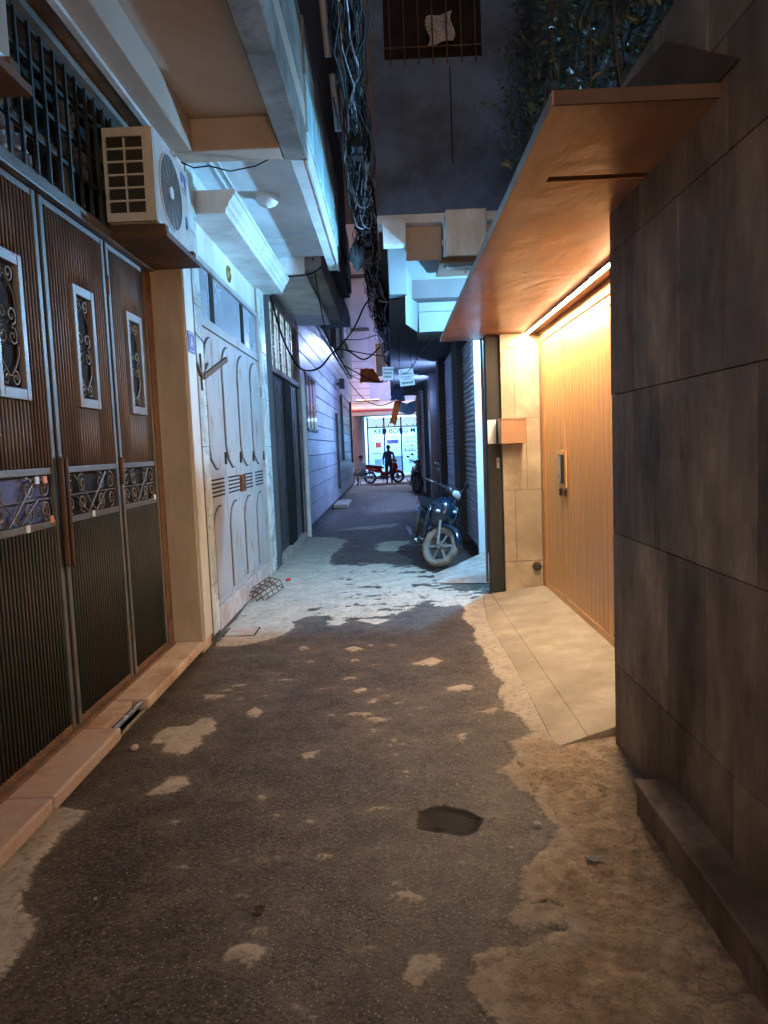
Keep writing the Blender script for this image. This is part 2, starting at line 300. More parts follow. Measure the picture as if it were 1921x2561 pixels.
# ------------------------------------------------------------------ ground
POLY = {"midleft":[[-1.54,5.87],[-1.51,5.93],[-1.34,5.96],[-1.14,6.06],[-1.01,6.26],[-0.95,6.56],[-0.99,6.75],[-0.82,7.0],[-0.88,7.22],[-0.72,6.95],[-0.7,6.71],[-0.54,6.61],[-0.43,6.74],[-0.22,6.45],[-0.12,6.77],[0.05,7.16],[0.15,7.32],[0.44,7.22],[0.75,7.4],[0.96,7.86],[0.43,8.3],[0.46,8.79],[0.33,9.24],[0.33,9.85],[0.06,9.6],[-0.23,9.99],[-0.41,10.03],[-0.84,9.96],[-0.98,10.7],[-0.89,11.49],[-0.81,12.66],[-1.08,13.15],[-1.61,13.45],[-1.79,13.23],[-1.75,11.09]],"isl":[[[-0.4,11.31],[-0.17,12.33],[0.23,12.29],[0.14,11.21],[-0.18,11.08]],[[-1.2,14.25],[-0.81,14.63],[0.09,15.15],[0.05,14.5],[-0.56,14.3]],[[-0.85,5.82],[-0.78,5.91],[-0.7,5.79],[-0.79,5.75]],[[-0.44,5.76],[-0.36,5.83],[-0.27,5.72],[-0.37,5.66]],[[-0.56,4.8],[-0.46,4.84],[-0.52,4.76]],[[0.28,4.73],[0.4,4.78],[0.5,4.73],[0.45,4.65],[0.31,4.65]],[[-0.56,3.73],[-0.51,3.78],[-0.43,3.82],[-0.44,3.72],[-0.51,3.66]],[[0.03,3.89],[0.07,3.9],[0.1,3.87],[0.05,3.85]],[[0.09,5.27],[0.24,5.45],[0.35,5.34],[0.23,5.21]],[[-0.31,4.74],[-0.23,4.79],[-0.22,4.73],[-0.28,4.68]],[[-0.97,4.39],[-0.92,4.48],[-0.84,4.41],[-0.86,4.3],[-0.93,4.29]],[[-0.73,3.77],[-0.68,3.79],[-0.68,3.72]],[[0.39,4.29],[0.51,4.31],[0.61,4.37],[0.56,4.21],[0.43,4.24]],[[-1.43,3.91],[-1.44,4.13],[-1.4,4.2],[-1.26,4.22],[-1.23,4.34],[-1.15,4.35],[-1.09,4.25],[-1.08,4.12],[-1.13,4.03],[-1.11,3.92],[-1.17,3.78],[-1.23,3.79],[-1.33,3.83],[-1.34,3.94]],[[-1.22,3.33],[-1.2,3.44],[-1.18,3.53],[-1.09,3.52],[-1.03,3.43],[-1.07,3.35],[-1.13,3.31]],[[-1.36,4.8],[-1.14,4.74],[-1.2,4.65],[-1.29,4.66]],[[-0.59,2.19],[-0.58,2.24],[-0.53,2.26],[-0.46,2.24],[-0.44,2.2],[-0.47,2.18],[-0.5,2.15],[-0.54,2.18]],[[-0.69,3.29],[-0.68,3.3],[-0.63,3.25],[-0.68,3.22]],[[-0.84,2.57],[-0.8,2.58],[-0.77,2.55],[-0.81,2.54]],[[-0.97,2.48],[-0.95,2.5],[-0.92,2.47],[-0.95,2.46]],[[-1.03,3.07],[-1.0,3.08],[-0.98,3.06],[-1.01,3.05]],[[-0.37,1.98],[-0.33,1.99],[-0.27,1.94],[-0.27,1.91],[-0.33,1.96]],[[0.28,4.71],[0.42,4.8],[0.5,4.74],[0.38,4.65]],[[-0.11,2.48],[-0.01,2.52],[0.07,2.46],[0.02,2.44],[-0.04,2.46]],[[0.3,3.92],[0.35,3.94],[0.32,3.79]],[[-0.02,2.08],[0.01,2.16],[0.07,2.17],[0.13,2.15],[0.07,2.09],[0.0,2.01]]],"right":[[0.61,7.23],[0.62,6.41],[0.64,5.83],[0.66,5.34],[0.63,4.99],[0.7,4.77],[0.61,4.49],[0.58,4.32],[0.67,4.15],[0.7,3.92],[0.59,3.8],[0.59,3.64],[0.47,3.5],[0.49,3.34],[0.57,3.19],[0.57,3.03],[0.61,2.91],[0.55,2.82],[0.49,2.71],[0.44,2.65],[0.4,2.54],[0.39,2.44],[0.35,2.36],[0.4,2.29],[0.5,2.29],[0.42,2.23],[0.28,2.19],[0.2,2.17],[0.18,2.13],[0.17,2.02],[0.21,1.89],[0.21,1.0],[1.7,1.0],[1.7,7.6],[0.95,7.7]],"left":[[-1.59,3.27],[-1.45,3.19],[-1.45,3.09],[-1.47,3.01],[-1.46,2.84],[-1.46,2.73],[-1.43,2.6],[-1.44,2.58],[-1.38,2.48],[-1.3,2.42],[-1.28,2.35],[-1.27,2.24],[-1.27,2.15],[-1.28,2.12],[-1.3,1.0],[-1.75,1.0],[-1.75,3.3]],"hole":[[0.06,3.09],[0.15,3.15],[0.28,3.1],[0.35,3.01],[0.3,2.93],[0.24,2.87],[0.17,2.89],[0.05,2.95]],"crack":[[[0.55,3.83],[0.54,3.67],[0.59,3.51]],[[0.51,3.8],[0.55,3.83]],[[0.43,2.42],[0.49,2.45],[0.53,2.41]],[[0.42,2.62],[0.47,2.52]],[[0.47,2.29],[0.51,2.28]],[[0.54,2.2],[0.57,2.11]],[[0.59,3.31],[0.6,3.19],[0.64,3.09],[0.66,2.96]],[[0.89,3.39],[0.89,3.26],[0.9,3.17]],[[0.62,4.53],[0.65,4.48]]]}
def vnoise(x, y, seed):
    xi = np.floor(x).astype(np.int64); yi = np.floor(y).astype(np.int64); fx = x - xi; fy = y - yi
    fx = fx*fx*(3-2*fx); fy = fy*fy*(3-2*fy)
    def h(a, b):
        n = (a * 374761393 + b * 668265263 + seed * 974634777) & 0xffffffff
        n = ((n ^ (n >> 13)) * 1274126177) & 0xffffffff
        return ((n ^ (n >> 16)) & 0xffff) / 65535.0
    return (h(xi,yi)*(1-fx)+h(xi+1,yi)*fx)*(1-fy) + (h(xi,yi+1)*(1-fx)+h(xi+1,yi+1)*fx)*fy
def fbm(x, y, s, o=5, seed=1):
    t = 0; a = .5; n = 0
    for i in range(o): t = t + a * vnoise(x*s, y*s, seed+i*7); n += a; a *= .55; s *= 2.03
    return t / n - .5
def sdf(poly, X, Y):       # signed distance, positive inside
    P = np.array(poly, float); d = np.full(X.shape, 1e9); ins = np.zeros(X.shape, bool)
    for i in range(len(P)):
        a, b = P[i-1], P[i]; e = b - a; l2 = max(e @ e, 1e-12)
        t = np.clip(((X-a[0])*e[0] + (Y-a[1])*e[1]) / l2, 0, 1)
        d = np.minimum(d, (X-a[0]-t*e[0])**2 + (Y-a[1]-t*e[1])**2)
        c = ((a[1] <= Y) != (b[1] <= Y)); dy = (b[1]-a[1]) if abs(b[1]-a[1]) > 1e-12 else 1e-12
        ins ^= c & (X < a[0] + (Y-a[1]) / dy * e[0])
    d = np.sqrt(d); return np.where(ins, d, -d)
def dline(pl, X, Y):
    d = np.full(X.shape, 1e9); P = np.array(pl, float)
    for a, b in zip(P[:-1], P[1:]):
        e = b - a; t = np.clip(((X-a[0])*e[0] + (Y-a[1])*e[1]) / (e @ e), 0, 1)
        d = np.minimum(d, np.hypot(X-a[0]-t*e[0], Y-a[1]-t*e[1]))
    return d

def build_pavement():
    ys = [0.9]
    while ys[-1] < 34.5: ys.append(ys[-1] + max(.013, .0034 * ys[-1]))
    xs = np.arange(-1.86, 1.62, .0145)
    Y, X = np.meshgrid(np.array(ys), xs, indexing='ij'); ny, nx = X.shape
    f1 = fbm(X, Y, 3.0, 5, 3); f2 = fbm(X, Y, 11.0, 4, 21); f3 = fbm(X, Y, 1.1, 4, 40); f4 = fbm(X, Y, 30., 3, 77)
    jit = f1 * .16 + f2 * .07
    cem = np.full(X.shape, -1.0)
    big = sdf(POLY['midleft'], X, Y) + jit * .7
    # mottled band: asphalt shows through worn screed
    mott = np.clip((X + .95) / .3, 0, 1) * np.clip((Y - 6.3) / .4, 0, 1)
    hr = fbm(X, Y*1.6, 7.0, 5, 55)
    big = np.minimum(big, .30) - mott * np.clip(.02 + hr * 1.5 + f1 * .3 + .10*np.clip(1-(X+.9)/1.2,-1,.0), -.1, .6)
    cem = np.maximum(cem, big)
    right = sdf(POLY['right'], X, Y) + jit * .8 + f4 * .02
    cem = np.maximum(cem, right)
    left = sdf(POLY['left'], X, Y) + jit * .3; cem = np.maximum(cem, left)
    for p in POLY['isl']:
        P = np.array(p); m = (X > P[:,0].min()-.15) & (X < P[:,0].max()+.15) & (Y > P[:,1].min()-.25) & (Y < P[:,1].max()+.25)
        if m.any(): cem[m] = np.maximum(cem[m], sdf(p, X[m], Y[m]) + jit[m] * (.42 if P[:,1].min() < 10 else 2.2) - .004)
    # scattered small splashes of old mortar
    r = np.random.default_rng(5)
    cl = [(r.uniform(-1.1, .6), r.uniform(2.4, 9.0)) for _ in range(13)]
    for i in range(150):
        c0 = cl[i % 13]; cx, cy = c0[0] + r.normal(0, .16), c0[1] + r.normal(0, .25); s = r.uniform(.004, .022) * (1.4 if cy > 4 else 1); el = r.uniform(.4, 1)
        m = (abs(X-cx) < .15) & (abs(Y-cy) < .15)
        if m.any(): cem[m] = np.maximum(cem[m], s - np.hypot((X[m]-cx)*el, (Y[m]-cy)) + jit[m]*.18)
    # far end: dusty concrete crossing
    far = np.clip((Y - 25.5) * .25, -1, .4) + f1 * .5
    cem = np.maximum(cem, far)
    dirt = np.clip(right * 5 + .3, 0, 1) * np.clip((4.15 - Y + f1*.6) / .5, 0, 1)
    hole = sdf(POLY['hole'], X, Y) + f2 * .05 + f1 * .03
    cr = np.full(X.shape, 1.0)
    for p in POLY['crack']:
        w = f2 * .05 + f4 * .02
        cr = np.minimum(cr, np.abs(dline(p, X, Y) + w * .6))
    Z = f3 * .018 + f1 * .006 + f4 * .0018
    Z += np.clip(cem * .5, 0, .007)
    Z += dirt * (f2 * .022 + f4 * .010 + f1 * .02)
    Z -= np.clip((.014 - cr) / .014, 0, 1) * .013
    hs = np.clip(hole / .02, 0, 1); Z = Z * (1 - hs*.5) - hs * .012
    Z -= np.clip((-1.50 - X) / .1, 0, 1) * .012
    Z -= .006
    v = np.stack([X.ravel(), Y.ravel(), Z.ravel()], 1)
    idx = np.arange(ny*nx).reshape(ny, nx)
    q = np.stack([idx[:-1,:-1].ravel(), idx[:-1,1:].ravel(), idx[1:,1:].ravel(), idx[1:,:-1].ravel()], 1)
    me = bpy.data.meshes.new('alley_pavement'); me.vertices.add(len(v)); me.vertices.foreach_set('co', v.ravel())
    me.loops.add(q.size); me.loops.foreach_set('vertex_index', q.ravel().astype(np.int32)); me.polygons.add(len(q))
    me.polygons.foreach_set('loop_start', np.arange(0, q.size, 4, dtype=np.int32)); me.update(calc_edges=True); me.shade_smooth()
    for nme, arr in (('cem', cem), ('dirt', dirt), ('hole', hole), ('crk', cr)):
        a = me.attributes.new(nme, 'FLOAT', 'POINT'); a.data.foreach_set('value', arr.ravel().astype(np.float32))
    o = bpy.data.objects.new('alley_pavement', me); COL.objects.link(o); me.materials.append(pavement_mat())
    return tag(o, 'worn asphalt alley floor with pale cement patches and a dirty right edge', kind='structure')

def pavement_mat():
    m = bpy.data.materials.new('patched_asphalt'); m.use_nodes = True; nt = m.node_tree; nt.nodes.clear(); L = nt.links.new
    out = N(nt, 'ShaderNodeOutputMaterial'); b = N(nt, 'ShaderNodeBsdfPrincipled'); L(b.outputs[0], out.inputs[0])
    geo = N(nt, 'ShaderNodeNewGeometry'); P = geo.outputs['Position']
    def att(n): a = N(nt, 'ShaderNodeAttribute'); a.attribute_name = n; return a.outputs['Fac']
    def noise(s, d=5, r=.6):
        n = N(nt, 'ShaderNodeTexNoise'); n.inputs['Scale'].default_value = s; n.inputs['Detail'].default_value = d; n.inputs['Roughness'].default_value = r; L(P, n.inputs['Vector']); return n.outputs[0]
    def mr(s, a, c, x, y):
        n = N(nt, 'ShaderNodeMapRange'); n.inputs[1].default_value = a; n.inputs[2].default_value = c; n.inputs[3].default_value = x; n.inputs[4].default_value = y; L(s, n.inputs[0]); return n.outputs[0]
    def math_(op, a, c):
        n = N(nt, 'ShaderNodeMath', operation=op)
        for i, q in enumerate((a, c)):
            if hasattr(q, 'links'): L(q, n.inputs[i])
            else: n.inputs[i].default_value = q
        return n.outputs[0]
    def mix(f, a, c, t='MIX'):
        n = N(nt, 'ShaderNodeMix', data_type='RGBA', blend_type=t)
        for i, q in ((0, f), (6, a), (7, c)):
            if hasattr(q, 'links'): L(q, n.inputs[i])
            elif i == 0: n.inputs[0].default_value = q
            else: n.inputs[i].default_value = (*q, 1)
        return n.outputs[2]
    # asphalt
    as_ = mix(mr(noise(4, 8), .3, .7, 0, 1), (.030, .0235, .0185), (.064, .051, .040))
    vo = N(nt, 'ShaderNodeTexVoronoi'); vo.inputs['Scale'].default_value = 105; L(P, vo.inputs['Vector'])
    sep = N(nt, 'ShaderNodeSeparateColor'); L(vo.outputs['Color'], sep.inputs[0])
    grain = mr(sep.outputs[0], 0, 1, .10, 2.3)
    as_ = mix(1., as_, grain, 'MULTIPLY')
    fleck = math_('MULTIPLY', mr(sep.outputs[1], .84, .90, 0, 1), mr(vo.outputs['Distance'], .25, .45, 1, 0))
    as_ = mix(math_('MULTIPLY', fleck, .8), as_, (.42, .36, .29))
    vs = N(nt, 'ShaderNodeTexVoronoi'); vs.inputs['Scale'].default_value = 16; L(P, vs.inputs['Vector'])
    s2 = N(nt, 'ShaderNodeSeparateColor'); L(vs.outputs['Color'], s2.inputs[0])
    chip = math_('MULTIPLY', mr(s2.outputs[0], .90, .91, 0, 1), mr(vs.outputs['Distance'], .05, .10, 1, 0))
    as_ = mix(chip, as_, (.42, .38, .32))
    # cement
    ce = mix(mr(noise(5, 9, .68), .3, .7, 0, 1), (.37, .32, .26), (.56, .50, .42))
    ce = mix(mr(noise(40, 6), .52, .72, 0, .5), ce, (.22, .17, .12))
    di = mix(mr(noise(9, 10, .7), .3, .7, 0, 1), (.22, .155, .10), (.56, .42, .285))
    di = mix(mr(noise(70, 6, .7), .50, .72, 0, .55), di, (.10, .070, .048))
    di = mix(mr(noise(3.2, 5, .6), .48, .60, 0, .45), di, (.50, .39, .28))
    vc = N(nt, 'ShaderNodeTexVoronoi', feature='DISTANCE_TO_EDGE'); vc.inputs['Scale'].default_value = 7.5
    wob = N(nt, 'ShaderNodeTexNoise'); wob.inputs['Scale'].default_value = 9; wob.inputs['Detail'].default_value = 5; L(P, wob.inputs['Vector'])
    va = N(nt, 'ShaderNodeVectorMath', operation='MULTIPLY_ADD'); L(wob.outputs['Color'], va.inputs[0]); va.inputs[1].default_value = (.22, .22, 0); L(P, va.inputs[2]); L(va.outputs[0], vc.inputs['Vector'])
    crk = math_('MULTIPLY', mr(vc.outputs['Distance'], .004, .022, 1, 0), mr(noise(2.6, 3), .50, .60, 0, 1))
    di = mix(math_('MULTIPLY', crk, .40), di, (.045, .030, .022))
    tn = noise(4.6, 7, .62); tr = math_('MULTIPLY', tn, 13.); tf = math_('FRACT', tr, 0); tl = math_('FLOOR', tr, 0)
    lip = math_('MULTIPLY', mr(tf, .0, .10, 1, 0), mr(noise(8, 4), .46, .56, 0, 1))
    di = mix(math_('MULTIPLY', lip, .75), di, (.040, .027, .019))
    di = mix(mr(math_('FRACT', math_('MULTIPLY', tl, .37), 0), 0, 1, 0, .38), di, (.13, .092, .062))
    ce = mix(att('dirt'), ce, di)
    edge = math_('ADD', att('cem'), math_('MULTIPLY', math_('SUBTRACT', noise(38, 8, .72), .5), .085))
    k = math_('MULTIPLY', mr(edge, -.007, .014, 0, 1), mr(noise(19, 9, .75), .36, .50, .42, 1))
    dust = math_('MULTIPLY', mr(edge, -.14, .0, 0, .34), mr(noise(13, 8, .7), .36, .62, 0, 1)); as_ = mix(dust, as_, (.26, .215, .17))
    dust2 = math_('MULTIPLY', mr(noise(1.7, 7, .65), .50, .68, 0, .30), mr(noise(55, 4, .7), .40, .60, 0, 1)); as_ = mix(dust2, as_, (.24, .20, .16))
    col = mix(k, as_, ce)
    rim = mr(math_('ABSOLUTE', edge, 0), .0, .012, .2, 0); col = mix(rim, col, (.05, .04, .035))
    h = mr(math_('ADD', att('hole'), math_('MULTIPLY', math_('SUBTRACT', noise(60), .5), .02)), -.003, .006, 0, 1)
    col = mix(h, col, mix(mr(noise(14, 6), .3, .7, 0, 1), (.006, .005, .003), (.016, .012, .009)))
    c = mr(att('crk'), .001, .009, .8, 0); col = mix(c, col, (.02, .015, .012))
    L(col, b.inputs['Base Color'])
    ro = math_('ADD', mr(noise(7), .3, .7, .40, .62), math_('MULTIPLY', k, .25)); L(ro, b.inputs['Roughness']); L(mr(math_('ADD', k, h), 0, 1, .5, .15), b.inputs['Specular IOR Level'])
    hh = math_('ADD', math_('MULTIPLY', math_('MULTIPLY', tl, .35), att('dirt')), math_('ADD', math_('MULTIPLY', math_('MULTIPLY', sep.outputs[0], math_('SUBTRACT', 1., k)), math_('SUBTRACT', 1., h)), math_('SUBTRACT', math_('MULTIPLY', noise(90, 5, .7), .7), math_('MULTIPLY', math_('MULTIPLY', crk, att('dirt')), 1.5))))
    bp = N(nt, 'ShaderNodeBump'); bp.inputs['Strength'].default_value = .75; bp.inputs['Distance'].default_value = .009; L(hh, bp.inputs['Height']); L(bp.outputs[0], b.inputs['Normal'])
    return m

g = MB().box(-150, 150, -40, 260, -.4, -.05).build('ground', M['ground_far']); tag(g, kind='structure')
build_pavement()
rd = MB().box(-60, 60, 34.3, 38.0, -.2, -.004).build('street', M['street']); tag(rd, kind='structure')
for a, b_ in ((-60, -1.7), (1.5, 60)):
    p = MB().box(a, b_, 37.2, 38.6, -.1, .10).build('pavement', M['concrete'], bev=.01); tag(p, kind='structure')
p = MB().box(-1.7, 1.5, 37.2, 38.6, -.1, .09).build('pavement', M['concrete']); tag(p, kind='structure')
# ------------------------------------------------------------------ left side
# ---- nearest house on the left: balcony underside, pillar, lintel, window grille
H1 = thing('terrace_house', 'nearest left house with brown balcony underside over a rusty gate', 'house', (-2.0, 3.5, 0))
MB().box(-3.6, -2.12, .2, 6.03, 0, 4.15).build('wall', M['dark_wall'], H1)
MB().box(-1.875, -1.765, .6, 5.74, 3.005, 3.075).build('lintel', M['grille_green'], H1, bev=.006)
MB().box(-1.93, -1.572, 5.755, 6.02, 0, 3.93).build('pillar', M['pillar_plaster'], H1, bev=.008)
MB().box(-1.572, -1.552, 5.775, 6.0, .105, 3.88).build('pillar_edge', M['white_paint'], H1, bev=.004)
MB().box(-2.12, -.575, .6, 6.04, 4.15, 4.32).build('balcony_slab', M['soffit'], H1)
MB().box(-2.12, -1.602, .6, 5.80, 3.935, 4.148).build('soffit_strip', M['plaster_grey'], H1)
MB().box(-1.6, -1.43, .6, 5.80, 3.90, 4.148).build('beam', M['soffit'], H1, bev=.012)
MB().box(-1.625, -1.585, .6, 5.79, 3.872, 3.9).build('cable_duct', M['white_paint'], H1)
MB().box(-2.0, -.762, 5.803, 6.04, 3.905, 4.148).build('beam', M['soffit'], H1, bev=.012)
MB().box(-.76, -.575, .6, 6.04, 3.90, 4.148).build('beam', M['plaster_grey'], H1, bev=.012)
MB().box(-.68, -.577, .6, 6.035, 4.322, 5.0).build('parapet', M['plaster_grey'], H1, bev=.02)
MB().box(-1.9, -.64, .6, 6.0, 5.0, 9.5).build('upper_wall', M['dark_wall'], H1)
# transom window behind a welded grille
wf = MB()
for y in (1.0, 1.9, 2.8, 3.5, 4.2, 4.9, 5.55): wf.box(-2.09, -2.03, y-.03, y+.03, 3.08, 3.93)
wf.box(-2.09, -2.03, .6, 5.6, 3.08, 3.14); wf.box(-2.09, -2.03, .6, 5.6, 3.5, 3.55)
wfr = wf.build('window_frame', M['white_paint'], H1)
for y0, y1 in ((1.9,2.8),(2.8,3.5),(3.5,4.2),(4.2,4.9),(4.9,5.55)):
    for z0, z1 in ((3.14, 3.5), (3.55, 3.93)):
        MB().box(-2.075, -2.06, y0+.03, y1-.03, z0, z1).build('pane', M['dark_glass'], wfr)
hb = MB().box(-.011, .011, -2.45, 2.45, -.011, .011).build('grille_bar', M['grille_dark'], H1, local=True)
hb.location = (2.0-1.815, 3.15-3.5, 3.10)
for z in (3.30, 3.49, 3.68, 3.855): inst(hb, (0, 0, z-3.10))
vb = MB().box(-.009, .009, -.009, .009, -.40, .40).build('grille_bar', M['grille_dark'], H1, local=True)
vb.location = (2.0-1.80, 1.0-3.5, 3.475)
for i in range(1, 31): inst(vb, (0, .142*i, 0))
MB().box(-1.92, -1.75, .6, 5.62, 3.862, 3.932).build('lintel', M['plaster_grey'], H1)
# rags and parcels stored on the sill, seen through the grille
for (y, z, w, h, mm) in ((3.62,3.16,.16,.22,'cloth_pale'),(3.86,3.15,.1,.26,'paper'),(4.05,3.14,.13,.2,'cloth_pale'),(4.72,3.55,.12,.24,'paper'),(4.9,3.42,.10,.17,'cloth_pale'),(3.3,3.2,.12,.3,'paper')):
    b = MB(); n = 6
    for i in range(n):
        for j in range(n):
            def P(a, c): return (-1.93 + .02*math.sin(a*9+y*7)*math.cos(c*7), y + w*(a-.5) + .012*math.sin(c*8+y*3), z + h*c + .012*math.sin(a*6+y))
            b.quad(P(i/n,j/n), P((i+1)/n,j/n), P((i+1)/n,(j+1)/n), P(i/n,(j+1)/n))
    o = b.build('stored_cloth', M[mm], None, smooth='all'); s = o.modifiers.new('solid', 'SOLIDIFY'); s.thickness = .03
    tag(o, {3.62:'wider pale cloth stuffed low behind the window grille',3.86:'white parcel standing low behind the window grille, second from the picture edge',4.05:'small pale rag low behind the window grille, nearest its middle',4.72:'pale square packet high behind the window grille beside the air conditioner',4.9:'small pale rag below the packet beside the air conditioner',3.3:'tall white parcel behind the grille at the picture edge'}[y], 'cloth' if mm == 'cloth_pale' else 'parcel', 'things stored behind the window grille')

# ---- air conditioners
def arc(c, r, a0, a1, n, x): return [(x, c[0]+r*math.cos(a0+(a1-a0)*i/n), c[1]+r*math.sin(a0+(a1-a0)*i/n)) for i in range(n+1)]
AC = thing('air_conditioner', 'dusty white outdoor air conditioner on a rusty bracket beside the pillar', 'air conditioner', (-1.62, 5.31, 3.12), 'outdoor air conditioner units over the rusty gate')
x0, x1, y0, y1, z0, z1 = -1.79, -1.46, 4.9, 5.72, 3.12, 3.72
MB().box(x0, x1, y0+.02, y1, z0, z1).build('casing', M['ac_white'], AC, smooth=True, bev=.018)
sf = MB()      # side lattice frame: two columns of six openings
sx = [-1.775, -1.655, -1.645, -1.52]; 
sf.box(x0+.004, -1.765, y0-.004, y0+.022, z0+.006, z1-.006); sf.box(-1.655, -1.643, y0-.002, y0+.02, z0+.06, z1-.07); sf.box(-1.53, x1-.002, y0-.004, y0+.022, z0+.006, z1-.006)
for i in range(7):
    z = z0 + .055 + i * (.49/6); sf.box(-1.765, -1.53, y0-.003, y0+.02, z-.006, z+.006)
sf.box(-1.765, -1.53, y0-.004, y0+.022, z0+.006, z0+.05); sf.box(-1.765, -1.53, y0-.004, y0+.022, z1-.055, z1-.006)
sg = sf.build('side_grille', M['ac_white'], AC)
co = MB().box(-1.764, -1.531, y0+.014, y0+.0195, z0+.05, z1-.055)
co.build('coil', M['ac_dark'], AC)
fan = MB().cyl((x1-.001, 5.24, 3.41), (x1+.004, 5.24, 3.41), .245, n=40).build('fan_grille', M['ac_fan'], AC, smooth=True)
rg = MB().torus((x1+.004, 5.24, 3.41), (1,0,0), .245, .006, 40, 6)
for i in range(1, 9): rg.torus((x1+.005, 5.24, 3.41), (1,0,0), .245*i/9, .0022, 36, 4)
for k in range(12):
    a = k*math.pi/6; rg.tube([(x1+.006, 5.24+.04*math.cos(a), 3.41+.04*math.sin(a)), (x1+.006, 5.24+.243*math.cos(a+.35), 3.41+.243*math.sin(a+.35))], .002, 4)
rg.build('guard_wire', M['ac_fan'], fan); MB().torus((x1+.004, 5.24, 3.41), (1,0,0), .247, .006, 44, 6).build('ring', M['white_flat'], fan, smooth='all')
MB().cyl((x1+.003, 5.24, 3.41), (x1+.012, 5.24, 3.41), .042, n=24).build('hub', M['white_flat'], fan, smooth=True)
lg = MB().prism([(5.535,3.66),(5.58,3.66),(5.565,3.59),(5.535,3.59)], 'x', x1+.0005, x1+.002); lg.prism([(5.59,3.66),(5.66,3.66),(5.66,3.565),(5.625,3.565)], 'x', x1+.0005, x1+.002)
lg.build('sticker', M['blue_plate'], AC)
MB().box(x1+.0005, x1+.002, 5.535, 5.66, 3.545, 3.553).box(x1+.0005, x1+.002, 5.535, 5.66, 3.522, 3.527).build('sticker', M['ink'], AC)
MB().box(x1+.0005, x1+.002, 5.59, 5.645, 3.27, 3.36).build('sticker', M['blue_plate'], AC)
br = MB().box(-1.84, -1.42, 4.93, 5.0, 3.06, 3.115).box(-1.84, -1.42, 5.62, 5.69, 3.06, 3.115)
br.box(-1.85, -1.40, 4.88, 5.75, 3.02, 3.058)
br.build('bracket', M['bracket'], AC, bev=.004)
AC2 = copy_tree(AC); AC2.location = AC.location + Vector((.0, -2.645, .055)); AC2['label'] = 'white outdoor air conditioner cut by the top corner of the picture'

# ---- rusty folding gate
G = thing('folding_gate', 'rusty ribbed folding gate with scroll insets on the left', 'gate', (-1.82, 4.3, .1))
XG = -1.82
leafs = [(3.03, 3.93), (3.965, 4.835), (4.87, 5.62)]
def ribmesh(h):     # rounded ribs
    b = MB(); pr = [(-.011,-.011),(-.004,-.011),(.006,-.008),(.010,0),(.006,.008),(-.004,.011),(-.011,.011)]
    b.prism([(u, v) for u, v in pr], 'z', 0, h); return b
def place(o, x, y, z): o.location = Vector((x, y, z)) - G.location
UP0, UP1, LO0, LO1 = 1.555, 2.985, .135, 1.25
IZ0, IZ1 = 1.90, 2.61
proto = {}
def rib(kind, y):
    h = {'a': IZ0-UP0, 'b': UP1-IZ1, 'c': UP1-UP0, 'd': LO1-LO0}[kind]; z = {'a': UP0, 'b': IZ1, 'c': UP0, 'd': LO0}[kind]
    if kind not in proto:
        proto[kind] = ribmesh(h).build('rib', M['rib_low' if kind == 'd' else 'rib_up'], G, local=True, smooth='all'); o = proto[kind]
    else: o = proto[kind].copy(); COL.objects.link(o)
    place(o, XG, y, z)
def spiral(cy, cz, r, a0, turns, sgn, x, n=22):
    return [(x, cy + r*(1-.80*i/n)*math.cos(a0+sgn*turns*2*math.pi*i/n), cz + r*(1-.80*i/n)*math.sin(a0+sgn*turns*2*math.pi*i/n)) for i in range(n+1)]
